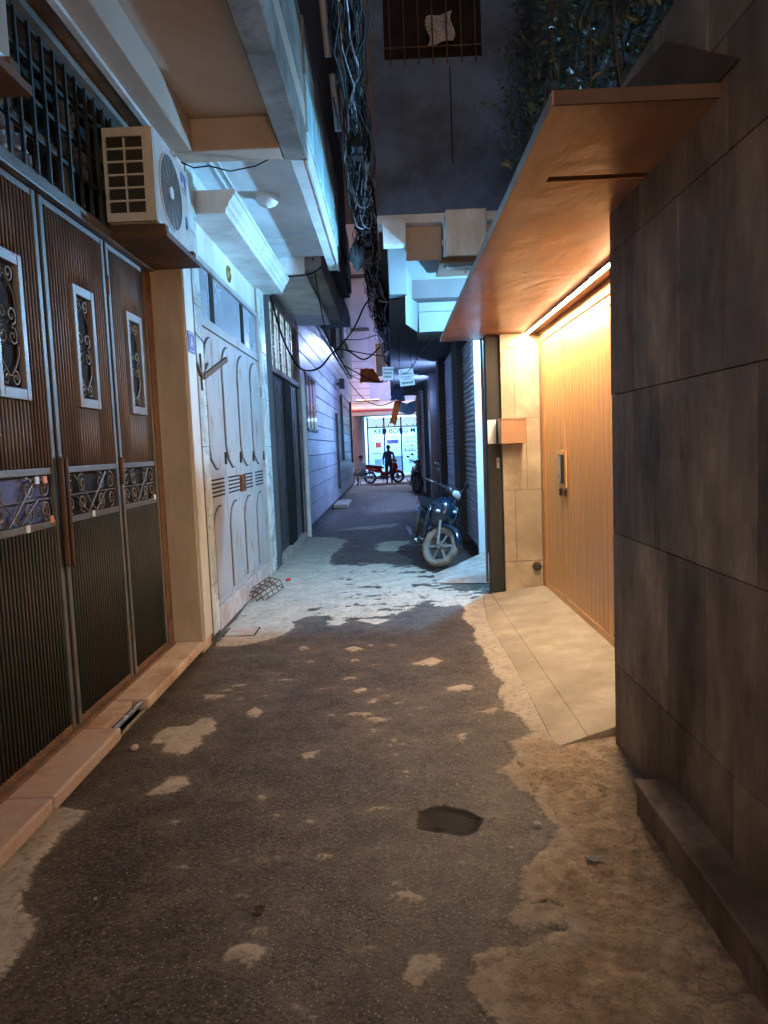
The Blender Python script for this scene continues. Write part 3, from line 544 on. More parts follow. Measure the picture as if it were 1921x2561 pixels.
for li, (ya, yb) in enumerate(leafs):
    MB().box(XG-.036, XG-.018, ya+.01, yb-.01, UP0-.02, UP1+.015).build('back_sheet', M['gate_back'], G)
    MB().box(XG-.036, XG-.018, ya+.01, yb-.01, LO0-.02, LO1+.005).build('back_sheet', M['gate_back'], G)
    for y in (ya+.022, yb-.022):
        MB().box(XG-.018, XG+.016, y-.02, y+.02, .115, 3.0).build('stile', M['grille_green'], G, bev=.004)
    MB().box(XG-.017, XG+.012, ya+.044, yb-.044, 1.525, 1.56).build('rail', M['grille_green'], G, bev=.003)
    MB().box(XG-.017, XG+.012, ya+.044, yb-.044, 1.245, 1.28).build('rail', M['grille_green'], G, bev=.003)
    MB().box(XG-.017, XG+.012, ya+.044, yb-.044, 2.965, 2.998).build('rail', M['grille_green'], G, bev=.003)
    MB().box(XG-.017, XG+.012, ya+.044, yb-.044, .115, .15).build('rail', M['rust'], G, bev=.003)
    ic = (3.55, 4.435, 5.30)[li]; iw = .15
    n = int((yb-ya-.1) / .0345); 
    for i in range(n):
        y = ya + .058 + (yb-ya-.116) * i/(n-1)
        if abs(y-ic) < iw+.008: rib('a', y); rib('b', y)
        else: rib('c', y)
        rib('d', y)
    fr = MB()
    fr.box(XG-.012, XG+.028, ic-iw, ic-iw+.042, IZ0, IZ1).box(XG-.012, XG+.028, ic+iw-.042, ic+iw, IZ0, IZ1)
    fr.box(XG-.012, XG+.027, ic-iw+.042, ic+iw-.042, IZ0, IZ0+.055).box(XG-.012, XG+.027, ic-iw+.042, ic+iw-.042, IZ1-.055, IZ1)
    F = fr.build('inset_frame', M['inset_blue'], G, bev=.004)
    MB().box(XG-.017, XG-.008, ic-iw+.03, ic+iw-.03, IZ0+.03, IZ1-.03).build('backing', M['dark_back'], F)
    s = MB(); xs = XG+.006; w = iw-.05; cz = (IZ0+IZ1)/2
    for sg in (-1, 1):
        for zz, a0, dr in ((cz+.052, -math.pi/2, 1), (cz-.052, math.pi/2, -1)):
            s.tube(spiral(ic+sg*.047, zz, .046, a0, 1.35, sg*dr, xs), .0045, 5)
        for zz, dr in ((IZ1-.10, -1), (IZ0+.10, 1)):
            s.tube(spiral(ic+sg*.045, zz, .038, dr*math.pi/2, 1.3, sg*dr*-1, xs), .0045, 5)
        for dz in (-1, 1):
            s.tube([(xs, ic+sg*(.006+.088*math.sin(math.pi*t/8*.55)), cz+dz*(.245-.15*t/8)) for t in range(9)], .0045, 5)
    s.build('scroll', M['scroll'], F)
    # scroll band at lock height
    MB().box(XG-.036, XG-.024, ya+.02, yb-.02, 1.28, 1.525).build('backing', M['navy'] if li == 0 else M['dark_back'], G)
    s = MB(); yc = (ya+yb)/2; hw = (yb-ya)/2-.06; xs = XG
    for sg in (-1, 1):
        s.tube([(xs, yc-sg*hw*.15, 1.285), (xs, yc+sg*hw*.62, 1.515)], .006, 5); s.tube([(xs, yc+sg*hw*.15, 1.285), (xs, yc+sg*hw*.62, 1.40)], .005, 5)
        for cy in (.36, .80):
            s.tube(spiral(yc+sg*hw*cy, 1.458, .058, math.pi/2+sg*.3, 1.4, -sg, xs), .006, 5)
            s.tube(spiral(yc+sg*hw*cy, 1.343, .055, -math.pi/2-sg*.3, 1.4, sg, xs), .006, 5)
    s.box(xs-.006, xs+.002, yc-hw, yc+hw, 1.396, 1.402)
    s.build('scroll_band', M['scroll_dark'], G)
for y in (3.925, 3.985): 
    MB().cyl((XG+.04, y, 1.02), (XG+.04, y, 1.60), .015, n=12).ell((XG+.04, y, 1.605), (.018,.018,.014), 12, 6).build('lock_bar', M['bracket'], G, smooth=True)
MB().cyl((XG+.03, 4.853, 1.42), (XG+.03, 4.853, 1.60), .013, n=10).build('bolt', M['rust'], G, smooth=True)
for z in (2.72, .42): MB().cyl((XG+.018, 4.853, z-.06), (XG+.018, 4.853, z+.06), .014, n=10).build('hinge', M['rust'], G, smooth=True)
for y, z, mm in ((3.70,1.50,'white_flat'),(3.785,1.50,'tan_pad'),(3.57,1.265,'white_flat'),(3.83,1.29,'tan_pad'),(5.52,1.29,'white_flat'),(4.04,1.22,'white_flat'),(4.37,1.27,'white_flat')):
    MB().box(XG+.013, XG+.019, y-.018, y+.018, z-.018, z+.018).build('sticker', M[mm], G)
MB().box(XG-.05, XG+.045, 1.0, 5.72, .098, .118).build('bottom_track', M['rust'], G, bev=.004)
MB().box(XG-.05, XG+.02, 5.628, 5.752, .1, 3.0).build('jamb', M['rust'], G, bev=.004)

# ---- granite doorstep
S = thing('doorstep', 'pink granite doorstep slabs along the foot of the rusty gate', 'doorstep', (-1.7, 4, 0))
MB().prism([(-1.9,0),(-1.61,0),(-1.59,.03),(-1.9,.03)], 'y', .8, 6.0).build('mortar_bed', M['concrete'], S)
for a, b_, mm, dx in ((.8, 3.135, 'granite', 0), (3.142, 3.952, 'granite', .004), (4.418, 5.995, 'granite_lt', .002)):
    MB().box(-1.905, -1.572+dx, a, b_, .028, .098+dx*.5).build('slab', M[mm], S, bev=.012)
MB().box(-1.905, -1.668, 3.966, 4.404, .026, .094).build('slab', M['granite_lt'], S, bev=.004)
MB().box(-1.664, -1.61, 3.962, 4.41, .0, .03).build('gutter', M['rust'], S)
MB().cyl((-1.622, 3.955, .075), (-1.622, 4.41, .075), .017, n=12).build('steel_rail', M['steel'], S, smooth=True)
o = MB().ell((-1.47, 3.87, .012), (.022, .026, .018), 9, 6).build('pebble', M['granite']); tag(o, 'small pink pebble lying below the steel rail of the doorstep', 'pebble')

# ---- second house: white folding door under a white balcony
H2 = thing('white_house', 'white house with folding metal door, cornice and panelled balcony underside', 'house', (-1.7, 8, 0))
MB().box(-3.4, -1.70, 6.06, 9.8, 0, 4.1).build('wall', M['white_paint'], H2)
MB().box(-1.70, -1.655, 6.44, 9.45, 3.345, 4.098).build('frieze', M['white_paint'], H2)
for ya, yb in ((6.09, 6.46), (9.44, 9.79)):
    MB().box(-1.70, -1.628, ya, yb, 0, 4.098).build('pilaster', M['grout'], H2)
    zs = [0.02, .46, 1.06, 1.66, 2.26, 2.86, 3.46, 4.05]
    for a, b_ in zip(zs[:-1], zs[1:]):
        MB().box(-1.63, -1.598, ya+.004, yb-.004, a+.003, b_-.003).build('tile', M['white_tile'], H2, bev=.004)
MB().box(-1.72, -1.60, 6.46, 9.44, 0, .2).build('door_sill', M['ramp_conc'], H2, bev=.006)
fr = MB().box(-1.70, -1.622, 6.462, 6.525, .2, 3.34).box(-1.70, -1.622, 9.375, 9.438, .2, 3.34).box(-1.70, -1.622, 6.525, 9.375, 2.735, 2.82).box(-1.70, -1.622, 6.525, 9.375, 3.285, 3.34)
fr.build('door_frame', M['door_paint'], H2, bev=.005)
for a, b_ in ((6.53, 7.02), (7.17, 8.44), (8.62, 9.37)):
    MB().box(-1.668, -1.655, a, b_, 2.822, 3.283).build('transom_pane', M['frosted'], H2)
for y in (7.095, 8.53): MB().box(-1.67, -1.648, y-.075, y+.075, 2.822, 3.283).build('mullion', M['dark_back'], H2)
def arch(y0, y1, z0, z1, flat_bottom=True, r=.10, n=7):
    c = (y0+y1)/2; pts = [(y0, z0), (y1, z0)] if flat_bottom else [(y0, z0+r*.9), (y0+.1*(y1-y0), z0+r*.35), (c-.1*(y1-y0), z0), (c+.1*(y1-y0), z0), (y1-.1*(y1-y0), z0+r*.35), (y1, z0+r*.9)]
    if not flat_bottom: pts = pts
    top = [(c + (y1-c)*math.cos(math.pi*i/(2*n)), z1-r + r*math.sin(math.pi*i/(2*n))) for i in range(0, 2*n+1)]
    return pts + top
for y0, y1 in ((6.53, 7.215), (7.225, 7.935), (7.945, 8.665), (8.675, 9.37)):
    Lf = MB().box(-1.665, -1.640, y0, y1, .205, 2.73).build('door_leaf', M['door_paint'], H2, bev=.003)
    for (za, zb, fb) in ((1.46, 2.66, False), (.27, 1.10, True)):
        MB().prism(arch(y0+.035, y1-.035, za-.014, zb+.014, fb, .26), 'x', -1.6405, -1.6385).build('groove', M['dark_back'], Lf)
        MB().prism(arch(y0+.046, y1-.046, za-.003, zb+.003, fb, .25), 'x', -1.6395, -1.621).build('raised_panel', M['door_paint'], Lf, bev=.007)
    for k in range(5):
        z = 1.195 + k*.038
        MB().box(-1.6412, -1.6385, y0+.08, y1-.08, z, z+.016).build('vent_slot', M['dark_back'], Lf)
    for z in (2.35, 1.55): MB().cyl((-1.632, y1-.004, z-.06), (-1.632, y1-.004, z+.06), .014, n=8).build('hinge', M['black'], Lf)
for y in (7.87, 8.01): MB().box(-1.64, -1.605, y-.022, y+.022, 1.18, 1.36).build('lock_plate', M['rust'], H2, bev=.004)
MB().box(-1.60, -1.592, 6.13, 6.20, .02, 4.05).build('gap_shade_strip', M['wood_old'], H2)  # dark strip on the tiles, painted in for the shaded gap beside the pillar
em = MB().torus((-1.648, 7.93, 3.485), (1,0,0), .075, .016, 24, 8).build('emblem', M['gold'], H2, smooth='all')
MB().cyl((-1.654, 7.93, 3.485), (-1.642, 7.93, 3.485), .07, n=20).build('emblem_disc', M['dark_glass'], em)
cp = [(-1.655,3.655),(-1.345,3.655),(-1.335,3.70),(-1.315,3.715),(-1.31,3.75),(-1.285,3.77),(-1.265,3.81),(-1.25,3.815),(-1.25,3.85),(-1.655,3.85)]
MB().prism(cp, 'y', 6.48, 9.82).build('cornice', M['white_paint'], H2)
# balcony
MB().box(-1.70, -.60, 6.06, 9.76, 4.10, 4.32).build('balcony_slab', M['white_soffit'], H2)
fm = MB()
for d, w in ((0, .016), (.07, .012)):
    xa, xb, ya, yb = -1.47+d, -.735-d*.2, 6.35+d, 9.0-d
    fm.box(xa, xa+w, ya, yb, 4.088, 4.0995).box(xb-w, xb, ya, yb, 4.088, 4.0995).box(xa+w, xb-w, ya, ya+w, 4.088, 4.0995).box(xa+w, xb-w, yb-w, yb, 4.088, 4.0995)
fm.build('soffit_moulding', M['white_paint'], H2)
MB().box(-.715, -.60, 6.06, 9.76, 3.905, 4.098).build('drip_lip', M['white_paint'], H2, bev=.006)
MB().box(-.597, -.575, 6.06, 9.775, 3.895, 4.09).build('fascia', M['white_paint'], H2, bev=.004)
MB().box(-.62, -.59, 6.06, 9.76, 4.09, 4.11).build('fascia_groove', M['dark_back'], H2)
M['teal_paint'] = pmat('aged_teal_paint', (.42,.66,.70), .6, var=.2, scale=2.5, stain=(.20,.26,.27), stain_amt=.3, stain_scale=3, stain_edge=.12, streak=(1,1,.3), bump=.15)
MB().box(-.64, -.562, 6.06, 9.78, 4.11, 4.56).build('fascia', M['teal_paint'], H2, bev=.012)
MB().box(-.66, -.56, 6.06, 9.76, 4.562, 5.0).build('parapet', M['plaster_grey'], H2, bev=.01)
MB().box(-1.9, -.68, 6.03, 14.0, 5.0, 9.5).build('upper_wall', M['dark_wall'], H2)
o = thing('ceiling_lamp', 'unlit white dome lamp on the white balcony underside', 'lamp', (-1.12, 7.43, 4.1))
MB().cyl((-1.12,7.43,4.07), (-1.12,7.43,4.0995), .125, n=28).build('lamp_base', M['white_paint'], o, smooth=True)
MB().ell((-1.12,7.43,4.072), (.112,.112,.085), 24, 8, -1, 0).build('lamp_shade', M['white_flat'], o, smooth='all')
o = thing('security_camera', 'small black and white security camera under the brown balcony beam', 'security camera', (-.80, 6.07, 3.93))
MB().cyl((-.80,6.10,4.03), (-.80,6.10,4.0995), .045, n=18).build('mount', M['white_flat'], o, smooth=True)
MB().cyl((-.80,6.11,4.045), (-.83,5.98,3.985), .03, n=14).build('housing', M['black'], o, smooth=True)
o = MB().tube([(-1.50,5.73,3.80),(-1.45,5.9,3.82),(-1.35,5.98,3.86),(-1.2,6.055,3.84),(-1.0,6.058,3.87),(-.86,6.06,3.93),(-.80,6.08,4.03)], .006, 6).build('camera_cable', M['rubber'], smooth='all'); tag(o, 'thin black cable from the air conditioner to the security camera', 'cable')
def plate(name, label, x, y0, y1, z0, z1, txt):
    t = thing(name, label, 'sign', (x, (y0+y1)/2, z0))
    MB().box(x, x+.006, y0, y1, z0, z1).build('plate', M['blue_plate'], t, bev=.002)
    MB().box(x+.0062, x+.0075, y0+.012, y1-.012, z0+.012, z0+.017).box(x+.0062, x+.0075, y0+.012, y1-.012, z1-.017, z1-.012).build('border', M['white_flat'], t)
    # the digit strokes of the worn house number
    s = MB(); yc = (y0+y1)/2; zc = (z0+z1)/2
    for p, q in txt: s.bar((x+.0068, yc+p[0], zc+p[1]), (x+.0068, yc+q[0], zc+q[1]), .012, .003, (1,0,0))
    s.build('number', M['white_flat'], t)
plate('house_number_plate', 'blue enamel house number plate on the white pillar edge', -1.551, 5.785, 5.965, 2.40, 2.565, [((-.03,-.04),(0,.045)),((0,.045),(.03,-.04)),((-.02,-.012),(.022,-.012))])
o = thing('corner_brace', 'weathered wooden V shaped brace fixed to the tiled pilaster', 'brace', (-1.58, 6.3, 2.25))
MB().bar((-1.585,6.10,2.37),(-1.585,6.33,2.25),.035,.02,(1,0,0)).build('arm', M['wood_old'], o)
MB().bar((-1.58,6.33,2.255),(-1.47,6.76,2.45),.045,.025,(1,0,0)).build('arm', M['wood_old'], o)
MB().cyl((-1.59,6.30,2.14),(-1.59,6.30,2.45),.008,n=8).build('rod', M['rust'], o)

# ---- third house: lit barred window over a dark gate
H3 = thing('dark_gate_house', 'left house with lit barred window above a dark blue gate', 'house', (-1.7, 12, 0))
MB().box(-3.4, -1.74, 9.8, 13.6, 0, 4.3).build('wall', M['plaster_grey'], H3)
MB().box(-1.74, -1.60, 9.80, 10.26, 0, 4.2).build('pilaster', M['dark_wall'], H3)
MB().box(-1.74, -1.63, 13.36, 13.6, 0, 4.2).build('pilaster', M['plaster_grey'], H3)
MB().box(-1.74, -1.60, 10.26, 13.36, 2.71, 2.79).build('lintel', M['bronze_dark'], H3, bev=.005)
MB().box(-1.74, -1.64, 10.26, 13.36, 3.76, 3.88).build('lintel', M['plaster_grey'], H3)
M['lit_pane'] = emat('lit_frosted_pane', (.60,.88,1.0), .36)
wy = [10.33, 11.0, 11.65, 12.3, 12.93]
for a, b_ in zip(wy[:-1], wy[1:]):
    MB().box(-1.70, -1.682, a+.03, b_-.03, 2.79, 3.76).build('lit_pane', M['lit_pane'], H3)
for i, y in enumerate(wy): MB().box(-1.70, -1.665, y-.045, y+.045, 2.79, 3.76).build('mullion', M['dark_gate'], H3)
bb = MB()
for z in (2.95, 3.12, 3.29, 3.46, 3.62): bb.box(-1.668, -1.660, 10.3, 13.0, z-.006, z+.006)
for a, b_ in zip(wy[:-1], wy[1:]):
    for t in (.36, .64): bb.box(-1.664, -1.656, a+(b_-a)*t-.005, a+(b_-a)*t+.005, 2.79, 3.76)
bb.build('window_bars', M['dark_gate'], H3)
for a, b_, mm, x in ((10.28,10.58,'dark_back',-1.64),(10.6,11.5,'dark_gate',-1.655),(11.52,12.2,'dark_back',-1.62),(12.22,13.1,'dark_gate',-1.655),(13.12,13.35,'dark_back',-1.64)):
    MB().box(-1.72, x, a, b_, .1, 2.70).build('gate_leaf', M[mm], H3, bev=.01)
for y in (10.75,11.0,11.25,12.45,12.7,12.95): MB().box(-1.655, -1.645, y-.02, y+.02, .15, 2.65).build('gate_rib', M['dark_gate'], H3)
MB().box(-1.73, -1.60, 10.2, 13.4, .0, .1).build('sill', M['ramp_conc'], H3)
MB().box(-1.74, -1.04, 9.84, 13.9, 3.90, 4.14).build('canopy', M['white_paint'], H3, bev=.01)
MB().box(-1.04, -.82, 9.86, 14.0, 3.95, 4.4).build('canopy_edge', M['plaster_grey'], H3, bev=.01)
MB().box(-1.7, -.72, 9.8, 14.05, 4.4, 5.0).build('balcony', M['dark_wall'], H3)
o = MB().cyl((-1.565,13.42,0), (-1.565,13.42,2.85), .045, n=14).build('drain_pipe', M['white_paint'], smooth=True); tag(o, 'white drain pipe between the dark gate and the blue metal wall', 'pipe')

# ---- building clad in glossy metal sheets, washed in blue light
H4 = thing('clad_building', 'long left building faced with glossy metal sheets in blue light', 'building', (-1.7, 22, 0))
MB().box(-3.4, -1.655, 13.62, 31.0, 0, 4.45).build('wall', M['clad_dark'], H4)
z = .12; r = random.Random(4)
rows = [(.12,.50)] + [(.50+.325*i, .50+.325*(i+1)) for i in range(12)]
for a, b_ in rows:
    for ya, yb in ((13.63, 17.9), (17.9, 22.3), (22.3, 26.7), (26.7, 31.0)):
        d = r.uniform(-.005, .005)
        MB().prism([(-1.66,a+.012),(-1.618+d,a+.012),(-1.622-d,b_-.008),(-1.66,b_-.008)], 'y', ya+.006, yb-.006).build('cladding_sheet', M['clad'], H4)
MB().box(-1.70, -1.56, 13.62, 31.05, 4.41, 4.47).build('coping', M['clad'], H4, bev=.01)
w = MB().box(-1.64, -1.60, 14.35, 16.15, 2.02, 3.05).build('window', M['dark_glass'], H4)
MB().box(-1.64, -1.585, 14.30, 16.2, 3.05, 3.10).box(-1.64, -1.57, 14.28, 16.22, 1.97, 2.02).box(-1.64,-1.59,14.9,14.96,2.02,3.05).box(-1.64,-1.59,15.5,15.56,2.02,3.05).build('frame', M['dark_gate'], w)
for y, a, b_ in ((21.9,.4,2.65),(24.3,1.2,3.35),(29.8,1.0,3.45)):
    MB().box(-1.615, -1.54, y-.04, y+.04, a, b_).build('vertical_trunking', M['black'], H4)
o = thing('wall_speaker', 'black box fitting high on the blue metal wall', 'fitting', (-1.6, 23.1, 3.6))
MB().box(-1.54, -1.38, 23.0, 23.3, 3.46, 3.76).build('box', M['black'], o, bev=.01); MB().box(-1.62, -1.54, 23.12, 23.2, 3.57, 3.65).build('arm', M['black'], o)
o = MB().box(-1.61, -1.22, 19.6, 21.4, 0, .10).build('step_block', M['concrete'], bev=.01); tag(o, 'pale concrete step block at the foot of the blue metal wall', 'step')
# upper floors further on
H5 = thing('upper_balconies', 'dark stacked balconies above the blue metal wall', 'balcony', (-1.6, 18, 4.5))
MB().box(-3.4, -1.62, 14.05, 22.0, 4.47, 9.0).build('wall', M['dark_wall'], H5)
for a, b_, x, z0_, z1_ in ((14.05, 18.0, -.86, 4.5, 4.75), (14.05, 18.0, -.80, 5.3, 5.9), (17.0, 22.0, -1.02, 6.0, 6.6), (14.05,18.0,-1.1,4.75,5.3), (17.0,22.0,-1.0,6.9,7.6)):
    MB().box(-1.62, x, a, b_, z0_, z1_).build('balcony_box', M['dark_wall'], H5, bev=.01)
H6 = thing('beige_house', 'narrow beige house above the end of the blue metal wall', 'house', (-1.6, 25, 4.5))
MB().box(-4, -1.50, 22.05, 31.0, 4.48, 9.5).build('wall', M['beige_wall'], H6)
MB().cyl((-1.44, 24.0, 4.5), (-1.44, 24.0, 9), .06, n=10).build('down_pipe', M['white_paint'], H6)
w = MB().box(-1.50, -1.46, 25.2, 27.0, 5.3, 7.0).build('window', M['dark_glass'], H6); MB().box(-1.5, -1.40, 25.0, 27.2, 5.2, 5.28).build('sill', M['beige_wall'], w)

o = thing('side_fill_lamp', 'round warm fill lamp on the near left house, added unseen behind the viewer', 'lamp', (-1.7, -1.2, 2.5))
M['fill'] = emat('side_fill_globe', (1.0, .70, .45), SIDE_FILL_W)
MB().ell((-1.55,-1.2,2.5),(.13,.13,.13),20,12).build('globe', M['fill'], o, smooth='all'); MB().box(-1.9,-1.55,-1.24,-1.16,2.33,2.37).build('arm', M['black'], o)
MB().box(-3.6,-1.9,-8,.18,0,6).build('wall', M['plaster_grey'], H1)
# ------------------------------------------------------------------ right side
# ---- gate house on the right: stone clad wall, canopy, recessed gate
R1 = thing('gate_house', 'right house with dark stone tiled wall and a lit recess under a wooden canopy', 'house', (1.4, 4, 0))
MB().box(1.136, 1.62, -1.5, 3.728, 0, 3.20).build('wall', M['dark_grout'], R1)
rr = random.Random(11)
rows = [(0, .438), (.442, 1.117), (1.121, 1.808), (1.812, 2.497), (2.501, 2.86), (2.864, 3.20)]
cuts = {0: [3.725, 3.1, 2.4, 1.75, 1.0], 1: [3.725, 3.43, 3.0, 2.62, 2.1, 1.6, 1.0], 2: [3.725, 3.52, 3.08, 2.74, 2.25, 1.7, 1.2, .8], 3: [3.725, 3.38, 3.22, 2.86, 2.5, 2.05, 1.6, 1.1, .8], 4: [3.725, 3.3, 2.93, 2.45, 2.1, 1.7, 1.2, .8], 5: [3.725, 3.1, 2.6, 2.2, 1.7, 1.2, .8]}
for i, (a, b_) in enumerate(rows):
    cs = cuts[i]
    for p, q in zip(cs[:-1], cs[1:]):
        d = rr.uniform(0, .004)
        MB().box(1.118-d, 1.138, q+.0008, p-.0008, a+.0, b_-.0).build('wall_tile', M['dark_tile'], R1, bev=.0025)
for a, b_ in ((0,.438),(.442,1.117),(1.121,1.808),(1.812,2.497),(2.501,2.688)):
    MB().box(1.140, 1.615, 3.729, 3.742, a, b_).build('wall_tile', M['dark_tile'], R1)
L_ = thing('plinth', 'low stone plinth along the foot of the dark tiled wall', 'plinth', (1.05, 1.5, 0))
MB().box(.985, 1.117, -1.5, 3.0, -.02, .125).build('plinth_stone', M['dark_tile'], L_, bev=.006)
MB().box(.975, 1.117, -1.5, 3.01, .1255, .15).build('plinth_cap', M['dark_tile'], L_, bev=.004)
# recess back wall and pillar
MB().box(1.60, 3.0, 3.73, 8.0, 0, 2.69).build('wall', M['bronze_dark'], R1)
MB().box(1.155, 1.60, 7.565, 7.95, 0, 2.688).build('pillar', M['grout'], R1)
for a, b_, spl in ((2.552,2.686,[]),(1.842,2.548,[1.28]),(1.102,1.838,[1.39]),(.362,1.098,[1.262]),(.0,.358,[])):
    e = [1.142] + spl + [1.598]
    for p, q in zip(e[:-1], e[1:]):
        MB().box(p+.0015, q-.0015, 7.55, 7.566, a, b_).build('wall_tile', M['beige_tile2'], R1, bev=.002)
for a, b_ in ((1.842,2.686),(.362,1.838),(0,.358)): MB().box(1.142, 1.156, 7.568, 7.95, a, b_).build('wall_tile', M['beige_tile2'], R1)
# canopy
M['trim_and_shadow'] = pmat('brown_trim_and_shadow', (.11,.072,.05), .85, var=.3, scale=3, spec=.15)  # front trim colour, also used to paint the wall shadow above the canopy
K = thing('canopy', 'varnished brown canopy jutting over the recessed gate', 'canopy', (1.0, 5, 2.69))
MB().box(.575, .70, 2.512, 7.96, 2.69, 2.713).build('edge_board', M['canopy'], K)
MB().box(.7003, 1.118, 2.512, 3.165, 2.69, 2.713).build('soffit_panel', M['canopy'], K)
MB().box(.7003, 1.60, 3.225, 7.96, 2.69, 2.713).build('soffit_panel', M['canopy'], K)
MB().box(.70, 1.60, 2.512, 7.96, 2.7135, 2.728).build('roof_sheet', M['bronze_dark'], K)
MB().box(.568, .5745, 2.50, 7.97, 2.687, 2.732).build('edge_trim', M['gate_frame'], K); MB().box(.5745, 1.118, 2.50, 2.511, 2.687, 2.732).build('edge_trim', M['trim_and_shadow'], K)
MB().prism([(2.36,2.736),(2.96,3.10),(3.725,3.19),(3.725,2.736)], 'x', 1.106, 1.114).build('trim_and_shadow', M['trim_and_shadow'], K)  # dark board laid on the wall as the painted shadow over the canopy
# light strip
M['led'] = emat('warm_led', (1.0, .73, .46), LED_L)
T = thing('light_strip', 'bright warm strip light under the canopy along the top of the gate', 'lamp', (1.40, 5.7, 2.68))
MB().box(1.388, 1.412, 4.05, 7.50, 2.664, 2.684).build('tube', M['led'], T)
MB().box(1.383, 1.417, 4.03, 7.52, 2.6845, 2.6895).build('channel', M['steel'], T); MB().box(1.4125, 1.417, 4.03, 7.52, 2.662, 2.6843).build('channel_lip', M['steel'], T); MB().box(1.383, 1.3875, 4.03, 7.52, 2.667, 2.6843).build('channel_lip', M['steel'], T)
# gate
GT = thing('plank_gate', 'wood coloured metal gate of vertical planks in the lit recess', 'gate', (1.56, 6, .1))
MB().box(1.535, 1.598, 3.76, 7.548, 2.585, 2.684).build('header', M['wood_gate'], GT, bev=.003)
MB().box(1.53, 1.598, 7.455, 7.546, .10, 2.584).build('jamb', M['gate_frame'], GT, bev=.003)
MB().box(1.50, 1.598, 3.76, 7.546, .02, .085).build('threshold', M['bronze_dark'], GT, bev=.004)
def gleaf(ya, yb, n):
    MB().box(1.585, 1.597, ya, yb, .10, 2.575).build('back_sheet', M['bronze_dark'], GT)
    fw = .055
    MB().box(1.545, 1.586, ya, ya+fw, .10, 2.575).build('stile', M['wood_gate'], GT, bev=.003); MB().box(1.545, 1.586, yb-fw, yb, .10, 2.575).build('stile', M['wood_gate'], GT, bev=.003)
    MB().box(1.545, 1.586, ya+fw, yb-fw, .10, .16).build('rail', M['wood_gate'], GT, bev=.003); MB().box(1.545, 1.586, ya+fw, yb-fw, 2.515, 2.575).build('rail', M['wood_gate'], GT, bev=.003)
    w = (yb-ya-2*fw)/n; y0 = ya+fw
    p0 = MB().box(-.012, .022, .004, w-.004, .162, 2.513).build('plank', M['wood_gate'], GT, bev=.0025, local=True)
    for i in range(n):
        o = p0 if i == 0 else p0.copy()
        if i: COL.objects.link(o)
        o.location = (1.562-1.56, y0+w*i-6, -.1)
gleaf(6.625, 7.452, 7); gleaf(4.0, 6.615, 22)
hd = MB().box(1.530, 1.5445, 6.47, 6.80, 1.17, 1.50).build('handle_plate', M['wood_gate'], GT, bev=.003)
MB().box(1.526, 1.5305, 6.53, 6.74, 1.205, 1.465).build('recess', M['black'], hd)
MB().cyl((1.515,6.635,1.21),(1.515,6.635,1.46),.014,n=10).build('pull', M['steel'], hd, smooth=True)
for y in (6.555, 6.715): MB().box(1.525, 1.545, y-.022, y+.022, 1.09, 1.15).build('lock', M['bronze_dark'], hd, bev=.004)
# apron
A_ = thing('entrance_ramp', 'pale concrete entrance ramp in front of the plank gate', 'ramp', (1.2, 5.6, 0))
def slab(poly, name, zf):
    n = len(poly); b = MB(); b.add([(x, y, zf(x, y)) for x, y in poly] + [(x, y, -.06) for x, y in poly], [tuple(range(n)), tuple(range(n, 2*n))[::-1]] + [(i, (i+1)%n, (i+1)%n+n, i+n) for i in range(n)])
    return b.build(name, M['concrete'], A_, bev=.004)
zf = lambda x, y: .004 + max(0, (x-.80))*.125 + .01*max(0, (4.6-y))*(x > 1.0)
slab([(.80,3.70),(.985,3.775),(.985,5.9),(.985,7.55),(.90,7.55),(.80,6.4),(.82,5.3)], 'slab', zf)
slab([(.9865,3.775),(1.60,4.0),(1.60,7.55),(.9865,7.55)], 'slab', zf)
# post, mailbox, sensor, bell
P_ = thing('steel_post', 'dark grey steel post in front of the beige tiled pillar', 'post', (1.06, 7.55, 0))
MB().box(.995, 1.135, 7.60, 7.74, .03, 2.685).build('post_shaft', M['post'], P_, bev=.006)
MB().box(.975, 1.138, 7.58, 7.76, 0, .03).build('foot_plate', M['bronze_dark'], P_)
o = MB().cyl((.972,7.70,.12), (.972,7.70,2.67), .014, n=8).build('conduit', M['wood_old'], smooth=True); tag(o, 'thin tan conduit running up beside the grey steel post', 'pipe')
B_ = thing('letter_box', 'brown enamel letter box on the beige tiled pillar', 'letter box', (1.22, 7.45, 1.58))
MB().box(1.10, 1.35, 7.33, 7.545, 1.58, 1.82).build('box', M['mailbox'], B_, bev=.004)
o = MB().box(1.0, 1.088, 7.588, 7.598, 1.585, 1.83).build('notice_plate', M['white_flat'], bev=.002); tag(o, 'small white notice plate on the grey steel post beside the letter box', 'sign')
MB().box(1.09, 1.36, 7.32, 7.548, 1.8205, 1.832).build('lid', M['mailbox'], B_, bev=.003)
o = thing('door_bell', 'small pale bell push on the grey steel post', 'door bell', (1.10, 7.59, 1.38)); MB().box(1.085, 1.115, 7.580, 7.599, 1.33, 1.44).build('case', M['cable_grey'], o, bev=.004); MB().cyl((1.10,7.5795,1.40),(1.10,7.575,1.40),.009,n=10).build('button', M['black'], o)
o = thing('wall_fitting', 'small dark round fitting low on the beige tiled pillar', 'fitting', (1.47, 7.53, .3)); MB().cyl((1.47,7.549,.30),(1.47,7.50,.30),.048,.042,20).build('body', M['bronze_dark'], o, smooth=True); MB().ell((1.47,7.50,.30),(.036,.016,.036),16,8).build('lens', M['dark_glass'], o, smooth='all')
